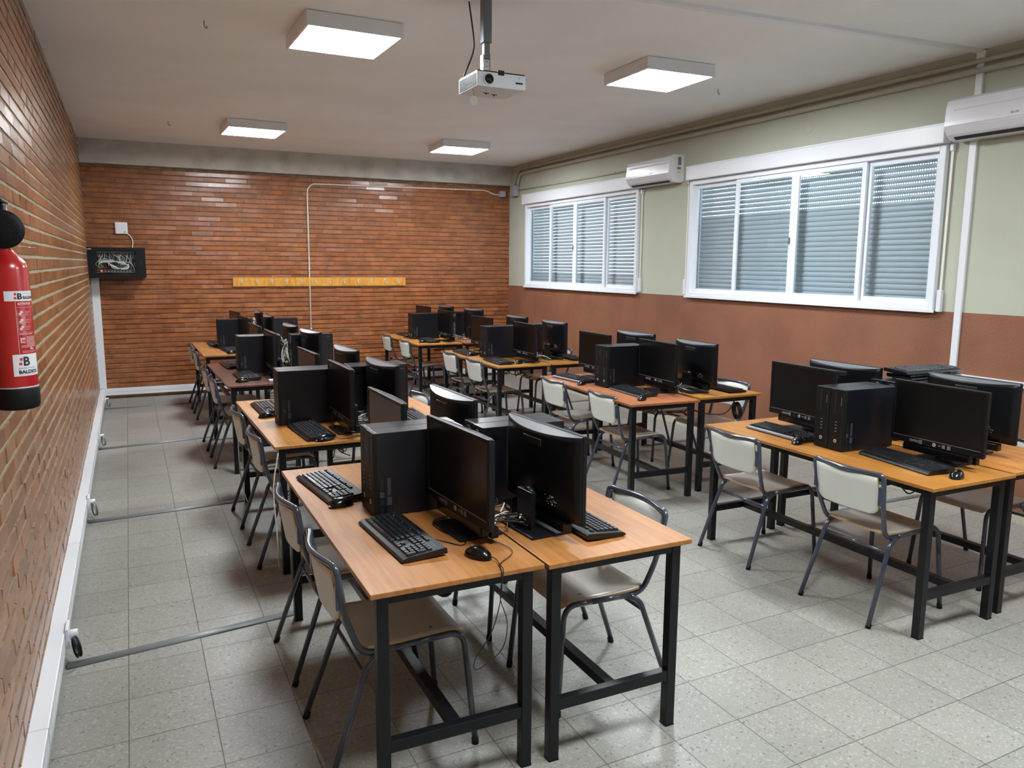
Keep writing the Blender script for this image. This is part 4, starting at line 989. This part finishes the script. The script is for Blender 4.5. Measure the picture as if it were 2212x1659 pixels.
ap = thing('access_point', 'small square white wireless box on the far wall above the cabinet', 'access point', (.405, D, 2.144))
MB().rbox(-.071, .071, -.032, -.003, -.073, .073, .010).build('housing', 'white_pvc', ap)
lg = MB().disc((.035, -.0318, -.048), (0, -1, 0), .011, .001, 14); lg.build('logo_badge', 'cable_grey', ap)
cable('network_cable', [(.470, D-.02, 2.075), (.50, D-.02, 2.05), (.524, D-.02, 1.99), (.52, D-.03, 1.93), (.510, D-.05, 1.895)], .006, 'cable_white', 'white cable from the wireless box down into the network cabinet')

# ------------------------------------------------------------------ fire extinguisher
ex = thing('fire_extinguisher', 'red fire extinguisher with black base and round black horn on the brick wall', 'fire extinguisher', (.098, 2.02, 0))
r = .0615
MB().lathe([(r-.001, 1.318), (r, 1.325), (r, 1.700), (r-.006, 1.720), (r-.022, 1.740), (.026, 1.754), (.022, 1.760), (.021, 1.81), (0, 1.81)], 40).build('cylinder', 'red_paint', ex)
MB().lathe([(0, 1.252), (r-.012, 1.252), (r-.002, 1.256), (r+.002, 1.266), (r+.003, 1.318), (r+.001, 1.324), (r-.004, 1.324)], 40).build('base_boot', 'rubber', ex)
MB().lathe([(r+.0006, 1.3225), (r+.0018, 1.325), (r+.0006, 1.3275)], 40).build('base_ring', 'silver', ex)
vl = MB().cyl((0, 0, 1.80), (0, 0, 1.90), .017, 16); vl.rbox(-.014, .014, -.05, .03, 1.868, 1.90, .004); vl.build('valve', 'black_plastic', ex)
MB().rbox(-.016, .016, -.10, .05, 1.902, 1.912, .003).build('lever', 'black_plastic', ex)
HX, HZ = .016, 1.818
hn = MB()
Th = Matrix.Translation((HX, -.13, HZ)) @ Matrix.Rotation(PI/2, 4, 'X')
hn.lathe([(0, .012), (.030, .011), (.052, .006), (.0575, .0), (.056, -.012), (.035, -.05), (.016, -.08)], 32, 0, Th)
hn.build('horn', 'rubber', ex)
hh = MB()
for i in range(-7, 8):
    for j in range(-7, 8):
        x, z = i*.0075+(j % 2)*.00375, j*.0065
        if x*x+z*z < .047**2: hh.disc((HX+x, -.1415, HZ+z), (0, -1, 0), .0015, .0015, 6)
hh.build('horn_hole', 'case_front', ex)
wb = MB().tube([(-.075, -.02, 1.776), (-.02, -.045, 1.776), (.03, -.03, 1.772), (.085, .0, 1.765)], .0022, 6); wb.build('wire_clip', 'chrome', ex)
def wrap(mb, vs, fs, a0, s, z0, rr, mi):
    mb.add([(rr*math.cos(a0+v.x/s), rr*math.sin(a0+v.x/s), z0+v.y) for v in vs], fs, mi)
def patch(mb, a0, a1, z0, z1, rr, mi, n=16):
    vs = []; fs = []
    for i in range(n+1):
        a = a0+(a1-a0)*i/n; vs += [(rr*math.cos(a), rr*math.sin(a), z0), (rr*math.cos(a), rr*math.sin(a), z1)]
    for i in range(n): fs.append((2*i, 2*i+2, 2*i+3, 2*i+1))
    mb.add(vs, fs, mi)
A = lambda d: math.radians(d+14)
def wtext(mb, txt, size, adeg, z, mi, width=None, bold=0., rr=r+.0012):
    vs, fs = text_faces(txt, size, bold); x0 = min(v.x for v in vs); w = max(v.x for v in vs)-x0; k = 1 if width is None else width/w
    n = []
    for v in vs: n.append(Vector(((v.x-x0)*k, v.y, 0)))
    wrap(mb, n, fs, A(adeg), r, z, rr, mi)
lb = MB()
patch(lb, A(-101), A(-18), 1.363, 1.432, r+.0006, 0)
wtext(lb, 'B', .040, -74, 1.396, 1, .020, .0012); wtext(lb, 'EXTINTORES', .006, -88, 1.386, 2, .058); wtext(lb, 'BALDIOS', .015, -88, 1.371, 1, .062, .0006)
patch(lb, A(-87), A(-27), 1.367, 1.3675, r+.0012, 2)
patch(lb, A(-83), A(-76), 1.412, 1.421, r+.0012, 3); patch(lb, A(-86), A(-78), 1.398, 1.406, r+.0012, 3); patch(lb, A(-81), A(-77), 1.405, 1.412, r+.0012, 4)
lb.build('lower_label', ['label_white', 'ink', 'ink_grey', 'ink_red', 'ink_pale'], ex)
lb = MB()
patch(lb, A(-109), A(-18), 1.600, 1.631, r+.0006, 0)
wtext(lb, 'B', .026, -76, 1.606, 1, .015, .001); wtext(lb, 'BALDIOS', .013, -60, 1.606, 1, .045, .0005); wtext(lb, 'EXTINTORES', .005, -60, 1.622, 2, .040)
patch(lb, A(-84), A(-78), 1.618, 1.626, r+.0012, 3); patch(lb, A(-85), A(-78), 1.606, 1.613, r+.0012, 3)
lb.build('upper_label', ['label_white', 'ink', 'ink_grey', 'ink_red'], ex)
lb = MB(); P_ = r+.0009
patch(lb, A(-83), A(-82), 1.434, 1.598, P_, 0, 2)
wtext(lb, 'EXTINTOR', .009, -76, 1.588, 0, .045, .0003); patch(lb, A(-82), A(-20), 1.580, 1.5806, P_, 0)
for z in (1.555, 1.530, 1.508):
    patch(lb, A(-80), A(-79.2), z-.002, z+.018, P_, 0, 2); patch(lb, A(-80), A(-62), z-.002, z-.0015, P_, 0, 4)
    patch(lb, A(-76), A(-68), z+.001, z+.008, P_, 0, 4); patch(lb, A(-72), A(-64), z+.007, z+.014, P_, 0, 4)
    wtext(lb, 'TIRAR' if z > 1.55 else ('APRETAR' if z > 1.52 else 'DIRIGIR'), .005, -58, z+.008, 0, .018); wtext(lb, 'ANILLA', .005, -58, z+.001, 0, .014)
wtext(lb, 'PRECAUCION', .006, -79, 1.494, 0, .046, .0002); patch(lb, A(-80), A(-26), 1.501, 1.5015, P_, 0)
patch(lb, A(-77), A(-63), 1.468, 1.484, P_, 0, 4); wtext(lb, 'N', .014, -73.5, 1.4705, 1, .010, .0008, r+.0016)
for i in range(9): patch(lb, A(-60), A(-25), 1.486-i*.004, 1.4875-i*.004, P_, 0, 6)
for i in range(2): patch(lb, A(-77), A(-40), 1.458-i*.004, 1.4592-i*.004, P_, 0, 6)
wtext(lb, 'flu', .009, -50, 1.446, 0, .014, .0004)
for i in range(2): patch(lb, A(-75), A(-28), 1.441-i*.004, 1.442-i*.004, P_, 0, 6)
lb.build('instruction_print', ['ink_pale', 'ink_red'], ex)
MB().box(-.098, -.055, -.012, .012, 1.78, 1.80).build('wall_bracket', 'steel', ex)
